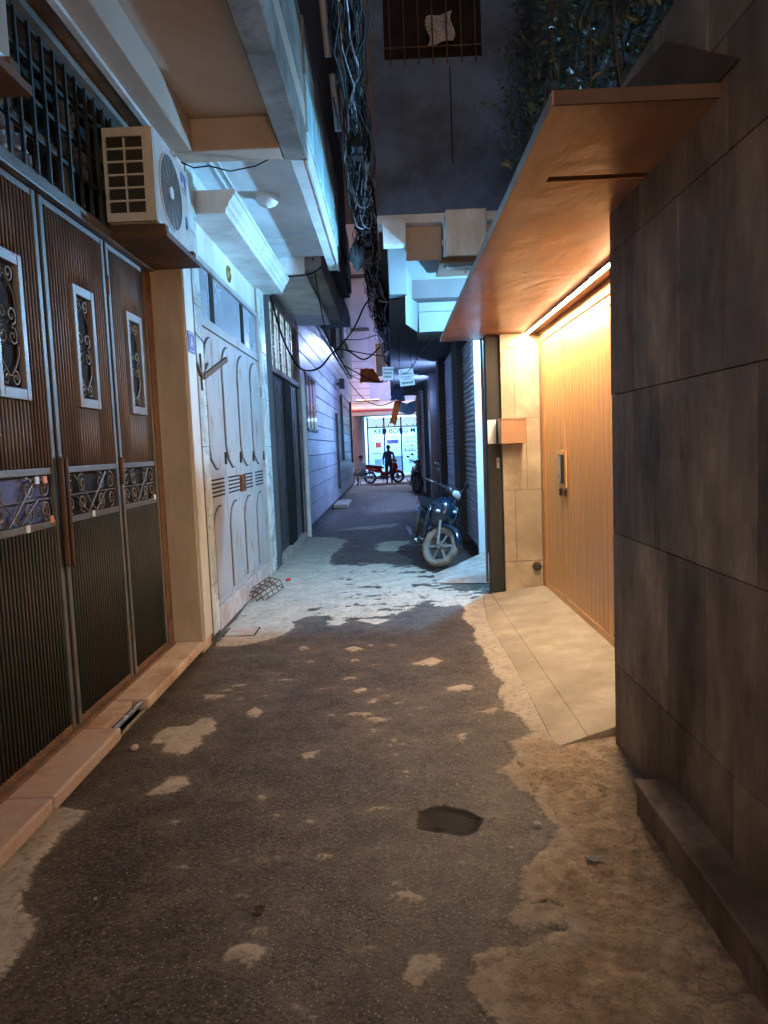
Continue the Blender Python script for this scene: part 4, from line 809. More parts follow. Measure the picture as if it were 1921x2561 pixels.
# cool lamp on the side of the gate house, above the canopy and behind it
M['cool'] = emat('cool_bulb', (.25, .60, 1.0), TUBE_W)
o = thing('wall_lamp', 'cool white wall lamp on the side of the gate house behind the canopy', 'lamp', (1.3, 8.25, 3.15))
MB().ell((1.22,8.22,3.12),(.04,.04,.04),16,10).build('bulb', M['cool'], o, smooth='all'); MB().tube([(1.62,8.22,3.28),(1.4,8.22,3.32),(1.22,8.22,3.25),(1.22,8.22,3.17)],.015,8).build('arm', M['black'], o, smooth='all'); MB().cyl((1.22,8.22,3.215),(1.22,8.22,3.225),.15,n=28).build('added_shade_disc', M['white_flat'], o, smooth=True)  # added_shade_disc: unseen disc added over the bulb to cut its upward light
# upper floor behind the canopy, overgrown
MB().box(1.62, 4.0, 3.3, 8.4, 2.81, 7.5).build('upper_wall', M['dark_wall'], R1)
CR = thing('creeper', 'dark creeper hanging over the wall above the wooden canopy', 'creeper', (1.5, 5.5, 2.9))
b = MB(); rr = random.Random(3)
def leaf(bb, c, s):
    n = Vector((rr.gauss(-.5,.6), rr.gauss(-.5,.6), rr.gauss(.1,.6))).normalized(); u = n.orthogonal().normalized(); a = rr.uniform(0, 6.28); w = n.cross(u); p = u*math.cos(a)+w*math.sin(a); q = n.cross(p); c = Vector(c)
    bb.add([c-p*s, c+q*s*.45+n*s*.12, c+p*s, c-q*s*.45+n*s*.12], [(0,1,2,3)])
for i in range(5200):
    y = rr.uniform(3.4, 8.5); z = 2.85 + (rr.random()**.8)*3.4*(.6+.4*math.sin(y*2.1)**2); dep = .42*(.5+.5*math.sin(y*3.3+z*1.7)*math.cos(z*2.3-y)) 
    x = 1.60 - abs(rr.gauss(0, .5))*dep - .02
    leaf(b, (x, y, z), rr.uniform(.018, .05))
b.build('foliage', M['leaf'], CR, kind='stuff')
s = MB()
for i in range(26):
    y = rr.uniform(3.6, 8.2); x = rr.uniform(1.35, 1.6); pts = [(x + rr.uniform(-.04,.04), y + .12*math.sin(k*.9+i) , 2.85+.32*k) for k in range(rr.randint(4, 10))]
    s.tube(pts, .006, 5)
s.build('stems', M['stem'], CR)
o = MB()
for i in range(14):
    for j in range(10):
        def Pn(a, c): return (1.50+.05*math.sin(a*8)+.03*math.cos(c*9+a*3), 3.35+.5*a+.04*math.sin(c*5), 3.5+1.4*c)
        o.quad(Pn(i/14,j/10),Pn((i+1)/14,j/10),Pn((i+1)/14,(j+1)/10),Pn(i/14,(j+1)/10))
o = o.build('shade_net', M['net'], smooth='all'); so = o.modifiers.new('solid','SOLIDIFY'); so.thickness = .008; tag(o, 'grey shade net hung among the creeper above the canopy', 'net')

# ---- overhanging house with the barred window, shutters below
R2 = thing('overhanging_house', 'tall dark house overhanging the alley with a barred window high up', 'house', (1, 12, 0))
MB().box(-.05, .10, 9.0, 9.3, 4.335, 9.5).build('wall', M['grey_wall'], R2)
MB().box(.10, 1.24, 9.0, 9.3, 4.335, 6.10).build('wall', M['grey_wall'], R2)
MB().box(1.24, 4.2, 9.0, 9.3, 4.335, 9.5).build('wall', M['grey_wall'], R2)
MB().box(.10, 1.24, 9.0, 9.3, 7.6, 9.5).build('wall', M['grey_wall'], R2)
MB().box(-.05, 4.2, 9.3, 17.0, 4.335, 9.5).build('wall', M['dark_wall'], R2)
MB().box(-.06, 1.5, 8.965, 9.3, 4.232, 4.333).build('edge_beam', M['white_paint'], R2, bev=.006)
wb = MB().box(.10, 1.24, 9.27, 9.299, 6.1, 7.6).build('window', M['dark_back'], R2)
for i in range(7): MB().cyl((.17+.166*i, 8.985, 6.03), (.17+.166*i, 8.985, 7.6), .009, n=6).build('bar', M['bracket'], wb)
for z in (6.22, 7.0): MB().box(.1, 1.24, 8.978, 8.992, z-.008, z+.008).build('bar', M['bracket'], wb)
o = MB()
for i in range(8):
    for j in range(8):
        def Pn(a, c): return (.62+.30*a+.03*math.sin(c*6), 9.12+.03*math.sin(a*7+c*4), 6.30+.32*c+.05*a)
        o.quad(Pn(i/8,j/8),Pn((i+1)/8,j/8),Pn((i+1)/8,(j+1)/8),Pn(i/8,(j+1)/8))
o = o.build('laundry', M['cloth_pale'], smooth='all'); so = o.modifiers.new('solid','SOLIDIFY'); so.thickness = .006; tag(o, 'pale cloth hung inside the high barred window', 'cloth')
o = MB().cyl((.86,8.99,4.9),(.86,8.99,6.0),.006,n=6).build('wall_cable', M['rubber']); tag(o, 'thin dark cable running down the grey wall under the barred window', 'cable')
MB().box(.0, .27, 8.80, 8.999, 3.95, 4.228).build('beam_end', M['white_paint'], R2, bev=.006)
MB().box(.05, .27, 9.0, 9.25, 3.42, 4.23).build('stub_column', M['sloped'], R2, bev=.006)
MB().box(.27, 2.0, 9.12, 9.3, 3.78, 4.23).build('recess_wall', M['soffit'], R2)
MB().box(.06, 4.0, 9.32, 27.0, 3.42, 4.30).build('overhang', M['dark_wall'], R2)
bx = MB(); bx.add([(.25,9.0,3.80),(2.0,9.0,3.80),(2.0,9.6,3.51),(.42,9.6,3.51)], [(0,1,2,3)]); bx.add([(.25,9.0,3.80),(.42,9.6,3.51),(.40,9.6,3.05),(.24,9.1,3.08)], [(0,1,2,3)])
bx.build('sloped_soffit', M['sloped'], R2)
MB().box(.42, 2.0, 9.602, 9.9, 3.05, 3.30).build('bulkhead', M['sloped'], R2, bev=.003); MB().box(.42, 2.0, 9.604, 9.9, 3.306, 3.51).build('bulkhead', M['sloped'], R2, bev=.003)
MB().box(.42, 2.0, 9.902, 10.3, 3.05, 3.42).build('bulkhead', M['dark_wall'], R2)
AC3 = copy_tree(AC); AC3.location = (.93, 8.75, 3.70); AC3.rotation_euler = (0, 0, D(180)); AC3.scale = (1.4, .75, .85); AC3['label'] = 'shaded outdoor air conditioner under the white beam of the overhanging house'
if AC3.get('group'): del AC3['group']
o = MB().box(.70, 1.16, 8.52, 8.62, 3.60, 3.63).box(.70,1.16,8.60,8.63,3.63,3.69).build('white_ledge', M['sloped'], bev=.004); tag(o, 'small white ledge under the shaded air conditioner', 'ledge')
# shop row with roller shutters
R3 = thing('shutter_row', 'right row of closed grey roller shutters under the overhang', 'shopfront', (1.3, 13, 0))
MB().box(1.62, 4.0, 7.96, 9.7, 0, 3.42).build('wall', M['dark_wall'], R3)
MB().box(1.26, 4.0, 9.7, 27.5, 0, 3.42).build('wall', M['dark_wall'], R3)
MB().box(1.125, 1.215, 9.72, 9.83, .10, 3.04).build('white_jamb', M['white_flat'], R3, bev=.004)
MB().box(1.215, 1.30, 9.74, 9.83, .10, 3.04).build('jamb', M['dark_gate'], R3)
def shutter(ya, yb, x, z0, z1, st=.075):
    sh = MB().box(x+.03, x+.04, ya, yb, z0, z1).build('shutter', M['dark_back'], R3)
    prof = [(0,0),(-.010,.012),(-.014,.035),(-.010,.058),(0,.070)]
    p0 = MB().prism([(u, v) for u, v in prof] + [(.02,.070),(.02,0)], 'y', ya+.02, yb-.02).build('slat', M['shutter'], sh, local=True, smooth='all')
    n = int((z1-z0)/st)
    for i in range(n):
        o = p0 if i == 0 else p0.copy()
        if i: COL.objects.link(o)
        o.location = (x-1.3, -13, z0+i*st)
    return sh
shutter(9.86, 11.85, 1.20, .12, 3.18); shutter(12.9, 15.7, 1.20, .12, 3.35); shutter(16.5, 18.6, 1.22, .12, 3.35)
MB().box(1.10, 1.27, 11.87, 12.88, 0, 3.41).build('pillar', M['dark_wall'], R3, bev=.01)
MB().box(1.06, 1.27, 15.75, 16.45, 0, 3.41).build('pillar', M['dark_wall'], R3, bev=.01)
MB().box(1.02, 1.27, 18.7, 19.6, 0, 3.41).build('pillar', M['dark_gate'], R3, bev=.01)
MB().box(1.05, 1.12, 24.4, 24.6, 0, 3.41).build('white_strip', M['white_paint'], R3)
MB().box(.98, 1.10, 24.65, 25.4, 0, 3.41).build('pillar', M['plaster_grey'], R3)
for y in (19.8, 20.6, 22.0, 23.0): MB().cyl((1.10, y, 0), (1.10, y, 3.4), .035, n=8).build('pipe', M['post'], R3)
# added bluish floods hidden behind the pillars to light the metal wall
M['hidden_flood'] = emat('added_blue_flood', (.28, .46, 1.0), BLUE_W)
o = thing('added_flood', 'bluish flood lamp added out of sight behind the last shutter pillar', 'lamp', (1.12, 19.9, 2.9))
MB().box(1.16, 1.18, 19.66, 20.1, 2.7, 3.1).build('lens', M['hidden_flood'], o); MB().box(1.181, 1.26, 19.64, 20.12, 2.68, 3.12).build('housing', M['black'], o)
o = thing('added_flood', 'bluish flood lamp added out of sight behind the middle shutter pillar', 'lamp', (1.12, 16.6, 2.9))
MB().box(1.18, 1.20, 16.5, 16.8, 2.75, 3.0).build('lens', M['hidden_flood'], o); MB().box(1.201, 1.26, 16.48, 16.82, 2.73, 3.02).build('housing', M['black'], o)
# ramp at the shutter
o = thing('shutter_ramp', 'rough mortar ramp in front of the first roller shutter', 'ramp', (.9, 8.9, 0))
b = MB(); b.add([(.46,8.95,.0),(.48,8.40,.0),(1.05,8.28,.0),(1.3,8.28,.0),(1.3,9.75,.0),(1.2,9.78,.0),(1.06,8.36,.10),(1.3,8.36,.13),(1.3,9.70,.15),(1.18,9.70,.14),(.62,8.98,.035),(.60,8.50,.03)],
  [(1,2,6,11),(2,3,7,6),(0,1,11,10),(10,11,6,9),(6,7,8,9),(0,10,9,5),(5,9,8,4)])
b.build('mortar', M['ramp_conc'], o)
# unseen lamp added behind the camera as warm fill
o = thing('pole_lamp', 'added warm fill lamp on a bracket pole, unseen behind the viewer', 'street lamp', (.9, -4.6, 0))
MB().cyl((.9,-4.6,0),(.9,-4.6,2.3),.05,.04,12).tube([(.9,-4.6,2.25),(.85,-4.55,2.4),(.5,-4.3,2.5),(.2,-4.1,2.5)],.025,8).build('pole', M['post'], o, smooth=True)
M['back_fill'] = emat('back_fill_globe', (1.0, .70, .46), BACK_W)
MB().cyl((.05,-4.0,2.44),(.05,-4.0,2.52),.08,.03,14).tube([(.2,-4.1,2.5),(.05,-4.0,2.52)],.02,8).build('cap', M['post'], o, smooth=True)
MB().ell((.05,-4.0,2.32),(.12,.12,.12),18,12).build('globe', M['back_fill'], o, smooth='all')
# ------------------------------------------------------------------ far end
def text(name, body, size, loc, rot, mat, parent=None, ext=.003, sx=1.0, off=0):
    c = bpy.data.curves.new(name, 'FONT'); c.body = body; c.size = size; c.align_x = 'LEFT'; c.extrude = ext; c.offset = off
    tmp = bpy.data.objects.new(name + '_tmp', c); COL.objects.link(tmp); bpy.context.view_layer.update()
    me = bpy.data.meshes.new_from_object(tmp.evaluated_get(bpy.context.evaluated_depsgraph_get())); bpy.data.objects.remove(tmp)
    me.materials.clear(); me.materials.append(mat); me.name = name
    o = bpy.data.objects.new(name, me); COL.objects.link(o); o.rotation_euler = rot; o.scale = (sx, 1, 1)
    o.location = Vector(loc) - (parent.location if parent else Vector((0, 0, 0)))
    if parent: o.parent = parent
    return o
# ---- ice cream shop across the street
SH = thing('ice_cream_shop', 'brightly lit ice cream shop with glass front across the street', 'shop', (0, 39, .1))
M['shop_white'] = pmat('shop_white', (.70,.76,.80), .6, var=.05)
M['shop_glow'] = emat('shop_ceiling_light', (.34,.62,1.0), SHOP_W/16)
M['sign_blue'] = pmat('sign_blue', (.006,.012,.16), .5, var=.05, spec=.1)
M['lightbox'] = emat('sign_lightbox', (.55,.85,1.0), .45)
M['shop_glass'] = glassmat('shop_glass', (.86,.96,1.0), .88)
MB().box(-1.35, 1.7, 42.4, 42.6, .1, 3.3).build('back_wall', M['shop_white'], SH)
MB().box(-1.5, -1.35, 38.7, 42.6, .1, 3.3).build('side_wall', M['shop_white'], SH); MB().box(1.7, 1.85, 38.7, 42.6, .1, 3.3).build('side_wall', M['shop_white'], SH)
MB().box(-1.5, 1.85, 38.7, 42.6, 0.0, .1).build('floor', M['shop_white'], SH)
MB().box(-1.5, 1.85, 38.7, 42.6, 3.2, 3.3).build('ceiling', M['shop_white'], SH)
MB().box(-1.0, 1.35, 39.2, 42.0, 3.15, 3.195).build('light_panel', M['shop_glow'], SH)
for i, (a, b_) in enumerate(((-1.17,-.36),(-.30,.53),(.59,1.52))):
    MB().box(a, b_, 38.60, 38.61, .12, 2.58).build('glass_pane', M['shop_glass'], SH)
for x in (-1.2, -.33, .56, 1.55): MB().box(x-.035, x+.035, 38.56, 38.66, .1, 3.16).build('mullion', M['navy'], SH)
MB().box(-1.165, 1.515, 38.57, 38.65, 2.58, 2.64).build('transom', M['navy'], SH)
MB().box(-1.165, 1.515, 38.585, 38.64, 2.64, 3.12).build('lightbox', M['lightbox'], SH)
for x in (-.35,): MB().box(x-.03, x+.03, 38.575, 38.5845, 2.95, 3.12).build('hanger', M['ink'], SH)
rr = random.Random(9)
for i in range(7): MB().box(-.75+.32*i, -.70+.32*i, 38.576, 38.584, 2.655, 2.70+rr.uniform(0,.05)).build('logo_bit', M[rr.choice(['orange','blue_plate','gold'])], SH)
text('sign_lettering', 'KEM BONG M', .35, (-.86, 38.555, 2.29), (D(90), 0, 0), M['sign_blue'], SH, sx=1.0, off=.006)
for x in (-.33, .56): MB().box(x-.075, x+.075, 38.54, 38.559, 2.24, 2.56).build('blue_badge', M['blue_plate'], SH)
MB().box(-.85, -.55, 40.9, 41.0, 1.55, 1.85).build('red_poster', M['red'], SH)
for i, (x, z, w, h, mm) in enumerate(((-.2,1.75,.62,.22,'blue_plate'),(-.2,2.1,.6,.03,'ink'),(.7,1.3,.7,.04,'ink'),(.7,1.55,.7,.04,'cable_grey'),(.7,1.8,.7,.04,'cable_grey'),(.75,2.05,.6,.03,'ink'),(-1.05,1.2,.5,.06,'cable_grey'),(-.15,.1,.8,.95,'cable_grey'),(-.95,.1,.4,.8,'frosted'))):
    MB().box(x, x+w, 41.0+.05*i, 41.2+.05*i, z, z+h).build('shelf' if h < .1 else 'counter', M[mm], SH)
for i in range(18):
    x = rr.uniform(.7, 1.35); z = rr.choice((1.34,1.59,1.84)); MB().cyl((x,41.1,z),(x,41.1,z+.15),.035,n=8).build('tub', M[rr.choice(['orange','white_flat','shirt_white','bag'])], SH)
# building above
BU = thing('lilac_building', 'tall lilac building over the ice cream shop across the street', 'building', (0, 39, 3.3))
MB().box(-9, -1.5, 38.75, 44, 0, 5).build('lower_wall', M['beige_wall'], BU); MB().box(1.85, 9, 38.75, 44, 0, 5).build('lower_wall', M['lilac'], BU)
MB().box(-1.95, -1.52, 38.55, 38.9, 0, 3.2).build('pier', M['lilac'], BU, bev=.01)
MB().box(-1.95, -.98, 38.6, 44, 3.95, 13).build('wall', M['lilac'], BU)
MB().box(-.98, 6, 39.1, 44, 3.95, 13).build('wall', M['lilac'], BU); MB().box(-9, 9, 44.1, 46, 3.0, 36).build('sky_cover_wall', M['dark_wall'], BU)  # dark wall at the back added to hide the bright sky in the gap
MB().box(-9, -1.95, 39.0, 44, 5, 12).build('wall', M['beige_wall'], BU)
for z in (5.3, 8.1, 10.9):
    w = MB().box(-.62, -.12, 39.04, 39.09, z, z+1.7).build('window', M['dark_glass'], BU); MB().box(-.70,-.04,39.0,39.09,z-.12,z-.02).build('sill', M['peach'], w); MB().box(-.70,-.62,39.01,39.09,z,z+1.75).box(-.12,-.04,39.01,39.09,z,z+1.75).box(-.62,-.12,39.01,39.09,z+1.7,z+1.75).build('frame', M['peach'], w)
for z in (4.3,4.65,5.0,5.35,5.7,6.05): MB().box(-1.955, -.98, 38.585, 38.6, z, z+.02).build('string_course', M['bracket'], BU)
for z in (7.6, 10.3): MB().box(-2.0, -.9, 38.4, 38.6, z, z+.14).build('ledge', M['dark_wall'], BU)
AW = thing('shop_awning', 'broad pale awning over the ice cream shop front', 'awning', (0, 37, 3.3))
MB().prism([(36.4,3.30),(36.4,3.50),(38.5,3.98),(38.5,3.86)], 'x', -1.98, 1.9).build('awning_sheet', M['peach'], AW)
MB().box(-1.99, 1.9, 36.34, 36.40, 3.16, 3.5).build('valance', M['peach'], AW)
MB().box(-1.99, 1.9, 36.33, 36.345, 3.36, 3.43).build('stripe', M['red'], AW)
MB().cyl((-1.9,36.4,0),(-1.9,36.4,3.3),.04,n=8).build('awning_post', M['post'], AW)
o = thing('awning_lamp', 'orange lamp on top of the shop awning washing the lilac wall', 'lamp', (-1.3, 37.9, 4.0))
MB().box(-1.7,-.5,37.84,37.96,3.95,4.02).build('housing', M['black'], o); MB().box(-1.68,-.52,37.86,37.95,4.0205,4.03).build('lens', emat('orange_lens', (1.0,.50,.24), 12.0), o)
B2 = thing('blue_tarpaulin', 'blue tarpaulin sagging from the right eaves over the street end', 'tarpaulin', (.8, 33, 3.2))
b = MB()
for i in range(12):
    for j in range(6):
        def Pn(a, c): return (.25+1.2*a, 33+.8*c, 3.62-.35*c-.25*math.sin(math.pi*a)*(.4+.6*c)+.04*math.sin(a*11+c*5))
        b.quad(Pn(i/12,j/6),Pn((i+1)/12,j/6),Pn((i+1)/12,(j+1)/6),Pn(i/12,(j+1)/6))
o = b.build('sheet', M['bag'], B2, smooth='all'); so = o.modifiers.new('s','SOLIDIFY'); so.thickness = .01
MB().box(1.02, 1.12, 28.2, 28.4, 0, 3.6).build('end_post', M['white_paint'], R3)
for z in [.2+.18*i for i in range(18)]: MB().box(1.00, 1.02, 28.2, 28.4, z, z+.09).build('post_stripe', M['ink'], R3)
# side street buildings beyond the corner
o = thing('corner_house', 'corner house on the left where the alley meets the street', 'house', (-3, 32, 0)); MB().box(-5, -1.75, 31.05, 34.2, 0, 9).build('wall', M['beige_wall'], o); MB().box(-1.75,-1.68,31.1,31.5,0,3.4).build('pilaster', M['white_paint'], o)
o = thing('right_corner_house', 'dark corner house on the right where the alley meets the street', 'house', (3, 31, 0)); MB().box(1.26, 5, 27.55, 34.2, 0, 9).build('wall', M['dark_wall'], o)
# street lamps at the junction
def slamp(name, label, x, y, z, col, s):
    t = thing(name, label, 'street lamp', (x, y, 0)); d = -1 if x > 0 else 1
    MB().cyl((x,y,0),(x,y,z+.3),.06,n=10).tube([(x,y,z+.25),(x+.3*d,y,z+.4),(x+.8*d,y,z+.35)],.03,8).build('pole', M['post'], t, smooth=True)
    MB().ell((x+1.0*d,y,z+.33),(.3,.12,.06),16,8).build('head', M['post'], t, smooth='all')
    MB().ell((x+1.0*d,y,z+.285),(.24,.09,.05),16,6,-1,0).build('lens', emat(name+'_lens', col, s), t)
slamp('pole_lamp', 'blue white street lamp at the right of the street junction', 2.3, 35.2, 6.2, (.44,.56,1.0), STREET_W)
slamp('pole_lamp', 'orange street lamp at the left of the street junction', -3.3, 36.0, 4.6, (1.0,.45,.18), STREET_W*.10)

# ---- motorbikes
def motorbike(name, label, loc, heading, steer, lean, paint, paint2='black', group=None, scooter=False, dusty=False):
    t = thing(name, label, 'motorbike', loc, group, (0, 0, 0))
    t.rotation_mode = 'QUATERNION'
    t.rotation_quaternion = (Matrix.Rotation(heading, 4, 'Z') @ Matrix.Rotation(lean, 4, 'X')).to_quaternion()
    R = .275; wy = M['alloy']; ty = M['tyre'] if dusty else M['leather']
    ax = Vector((-.45, 0, .89)).normalized(); piv = Vector((.46, 0, .72))
    S_ = Matrix.Translation(piv) @ Matrix.Rotation(steer, 4, ax) @ Matrix.Translation(-piv)
    I_ = Matrix.Identity(4)
    def wheel(cx, T):
        w = MB().torus((cx,0,R),(0,1,0),R-.045,.044,36,10).xf(T).build('wheel', ty, t, local=True, smooth='all')
        b = MB()
        for sx in (-.016, .016): b.torus((cx,sx,R),(0,1,0),R-.088,.012,36,6)
        b.torus((cx,0,R),(0,1,0),R-.085,.014,36,6)
        for k in range(6):
            a = k*math.pi/3+.3; c, s_ = math.cos(a), math.sin(a)
            b.bar((cx+.03*c,0,R+.03*s_),(cx+(R-.09)*c,0,R+(R-.09)*s_),.030,.022,(0,1,0))
        b.cyl((cx,-.055,R),(cx,.055,R),.045,n=16)
        b.xf(T).build('rim', wy, w, local=True, smooth=True)
        MB().cyl((cx,.03,R),(cx,.036,R),.085,n=24).xf(T).build('brake_disc', M['steel'], w, local=True, smooth=True)
    wheel(-.61, I_); wheel(.61, S_)
    P = M[paint]; K_ = M[paint2]
    f = MB()
    for sy in (-.075, .075): f.cyl((.61,sy,R),(.475,sy*.95,.70),.019,.024,10)
    f.bar((.48,-.08,.68),(.48,.08,.68),.05,.04)
    f.xf(S_).build('fork', M['alloy'], t, local=True, smooth=True)
    fd = MB(); secs = []
    for k in range(9):
        a = D(10) + k*D(140)/8; rr_ = R+.028
        c = (.61+rr_*math.cos(a), R+rr_*math.sin(a)); wd = .058 if k not in (0,8) else .035
        n = (math.cos(a), math.sin(a))
        secs.append([(c[0]+n[0]*h, y, c[1]+n[1]*h) for y, h in ((-wd,-.055),(-wd*.8,-.012),(0,.006),(wd*.8,-.012),(wd,-.055),(wd*.72,-.02),(0,-.004),(-wd*.72,-.02))])
    fd.loft(secs).xf(S_).build('front_fender', P, t, local=True, smooth='all')
    # leg shield and nose
    def ring(x, z, w, h, dx=0, n=14): return [(x+dx*math.sin(2*math.pi*k/n)*h, w*math.cos(2*math.pi*k/n), z+h*math.sin(2*math.pi*k/n)) for k in range(n)]
    nose = MB().loft([ring(.62,.70,.02,.03), ring(.60,.72,.085,.10), ring(.54,.73,.155,.17,-.1), ring(.46,.70,.19,.22,-.15), ring(.40,.66,.185,.22,-.15), ring(.36,.63,.15,.20,-.1)])
    nose.build('front_shield', P, t, local=True, smooth='all')
    for sy in (-1, 1):
        MB().loft([[(.46,sy*.17,.80),(.47,sy*.20,.70),(.40,sy*.205,.70),(.40,sy*.175,.80)],[(.42,sy*.19,.50),(.43,sy*.225,.47),(.33,sy*.225,.47),(.33,sy*.19,.50)],[(.30,sy*.17,.30),(.31,sy*.19,.29),(.22,sy*.19,.29),(.22,sy*.17,.30)]]).build('leg_shield', P, t, local=True, smooth='all')
        MB().ell((.575, sy*.105, .73),(.03,.035,.022),10,6).build('indicator', M['orange'] if paint == 'red' else M['lens'], t, local=True, smooth='all')
    # handlebar cowl with headlight (turns with the bars)
    cow = MB().loft([ring(.56,.98,.03,.03,-.2), ring(.545,.985,.10,.075,-.3), ring(.49,1.0,.135,.085,-.3), ring(.42,1.01,.12,.07,-.2), ring(.36,1.0,.07,.045)]).xf(S_).build('handlebar_cowl', K_, t, local=True, smooth='all')
    MB().ell((.552,0,.972),(.028,.095,.058),16,10).xf(S_).build('headlight', M['lens'], cow, local=True, smooth='all')
    hbm = MB()
    for sy in (-1, 1): hbm.tube([(.43,0,1.0),(.41,sy*.16,1.02),(.34,sy*.30,1.01),(.28,sy*.37,1.0)],.013,8); hbm.tube([(.36,sy*.27,1.015),(.40,sy*.33,1.0),(.34,sy*.39,.995)],.006,6)
    hbm.xf(S_).build('handlebar', M['chrome'], t, local=True, smooth='all')
    MB().tube([(.44,.06,1.0),(.60,.10,.95),(.60,.11,.70),(.57,.10,.45),(.60,.07,.30)],.006,5).tube([(.44,-.05,1.0),(.58,-.04,.93),(.54,-.06,.80)],.006,5).xf(S_).build('brake_cable', M['rubber'], t, local=True, smooth='all')
    MB().box(.56,.66,.035,.075,.33,.43).xf(S_).build('brake_caliper', M['black'], t, local=True, bev=.008)
    for sy in (-1, 1):
        MB().cyl((.345,sy*.29,1.01),(.275,sy*.385,1.0),.019,n=10).xf(S_).build('grip', M['leather'], t, local=True, smooth=True)
        mi = MB().tube([(.38,sy*.25,1.02),(.40,sy*.31,1.12),(.38,sy*.36,1.19)],.006,6).xf(S_).build('mirror', M['black'], t, local=True, smooth='all')
        MB().ell((.375,sy*.385,1.215),(.016,.062,.038),14,8).xf(S_).build('mirror_head', M['black'], mi, local=True, smooth='all')
    # spine, engine, seat, tail
    MB().loft([ring(.36,.56,.10,.13), ring(.20,.45,.085,.09), ring(.02,.43,.09,.08), ring(-.15,.48,.12,.10)]).build('spine', P if not scooter else K_, t, local=True, smooth='all')
    MB().loft([ring(.20,.28,.08,.06), ring(.12,.28,.12,.10), ring(-.10,.28,.13,.11), ring(-.22,.28,.10,.08)]).build('engine', M['alloy'], t, local=True, smooth='all')
    MB().loft([ring(-.08,.56,.09,.11), ring(-.25,.60,.14,.12), ring(-.50,.64,.15,.10), ring(-.72,.70,.12,.08), ring(-.90,.75,.05,.045)]).build('tail_body', P, t, local=True, smooth='all')
    MB().loft([ring(.02,.67,.05,.03), ring(-.08,.72,.11,.045), ring(-.30,.75,.135,.045), ring(-.52,.79,.14,.045), ring(-.78,.82,.09,.035)]).build('seat', M['leather'], t, local=True, smooth='all')
    MB().ell((-.90,0,.735),(.03,.08,.035),12,8).build('tail_light', M['red'], t, local=True, smooth='all')
    MB().tube([(.10,-.13,.24),(-.05,-.16,.20),(-.35,-.17,.24)],.02,8).tube([(-.30,-.17,.235),(-.42,-.17,.26),(-.85,-.18,.36)],[.03,.045,.042],12).build('exhaust', M['chrome'], t, local=True, smooth='all')
    MB().tube([(-.05,.12,.28),(-.61,.10,R)],.022,8).tube([(-.05,-.12,.28),(-.61,-.10,R)],.022,8).tube([(-.55,.12,R+.02),(-.42,.13,.62)],.022,8).tube([(-.55,-.12,R+.02),(-.42,-.13,.62)],.022,8).build('swing_arm', M['alloy'], t, local=True, smooth='all')
    fr2 = MB(); secs = []
    for k in range(7):
        a = D(60) + k*D(110)/6; rr_ = R+.04; c = (-.61+rr_*math.cos(a), R+rr_*math.sin(a)); n = (math.cos(a), math.sin(a))
        secs.append([(c[0]+n[0]*h, y, c[1]+n[1]*h) for y, h in ((-.06,-.03),(-.05,0),(0,.01),(.05,0),(.06,-.03),(0,-.01))])
    fr2.loft(secs).build('rear_fender', K_, t, local=True, smooth='all')
    MB().tube([(.0,.14,.22),(-.08,.22,.02)],.011,6).build('side_stand', M['bracket'], t, local=True)
    MB().bar((.02,-.26,.24),(.02,.26,.24),.03,.02).build('foot_peg', M['leather'], t, local=True)
    bk = MB().tube([(.44,-.09,.86),(.62,-.12,.80),(.63,-.12,.62),(.50,-.14,.60)],.009,6).tube([(.44,.09,.86),(.62,.12,.80),(.63,.12,.62),(.50,.14,.60)],.009,6).bar((.62,-.12,.80),(.62,.12,.80),.008,.02)
    if scooter: bk.build('front_rack', M['chrome'], t, local=True, smooth='all')
    else: bpy.data  # no rack on the plain bikes
    return t
NB = motorbike('motorbike', 'dusty blue black motorbike parked with its front wheel turned by the shutters', (.49, 9.94, .012), D(-80), D(44), D(-7), 'blue_paint', 'black', dusty=True)
motorbike('motorbike', 'red motorbike standing side on at the street end', (-.35, 31.9, .0), D(4), D(8), D(-3), 'red', 'red')
motorbike('motorbike', 'black motorbike at the far right wall, nearer of the dark pair', (.80, 25.4, .0), D(-84), D(25), D(-6), 'black', 'black', 'dark motorbikes at the far right wall')
motorbike('motorbike', 'black motorbike at the far right wall, half hidden behind its twin', (.92, 27.1, .0), D(-96), D(-15), D(-6), 'black', 'black', 'dark motorbikes at the far right wall')

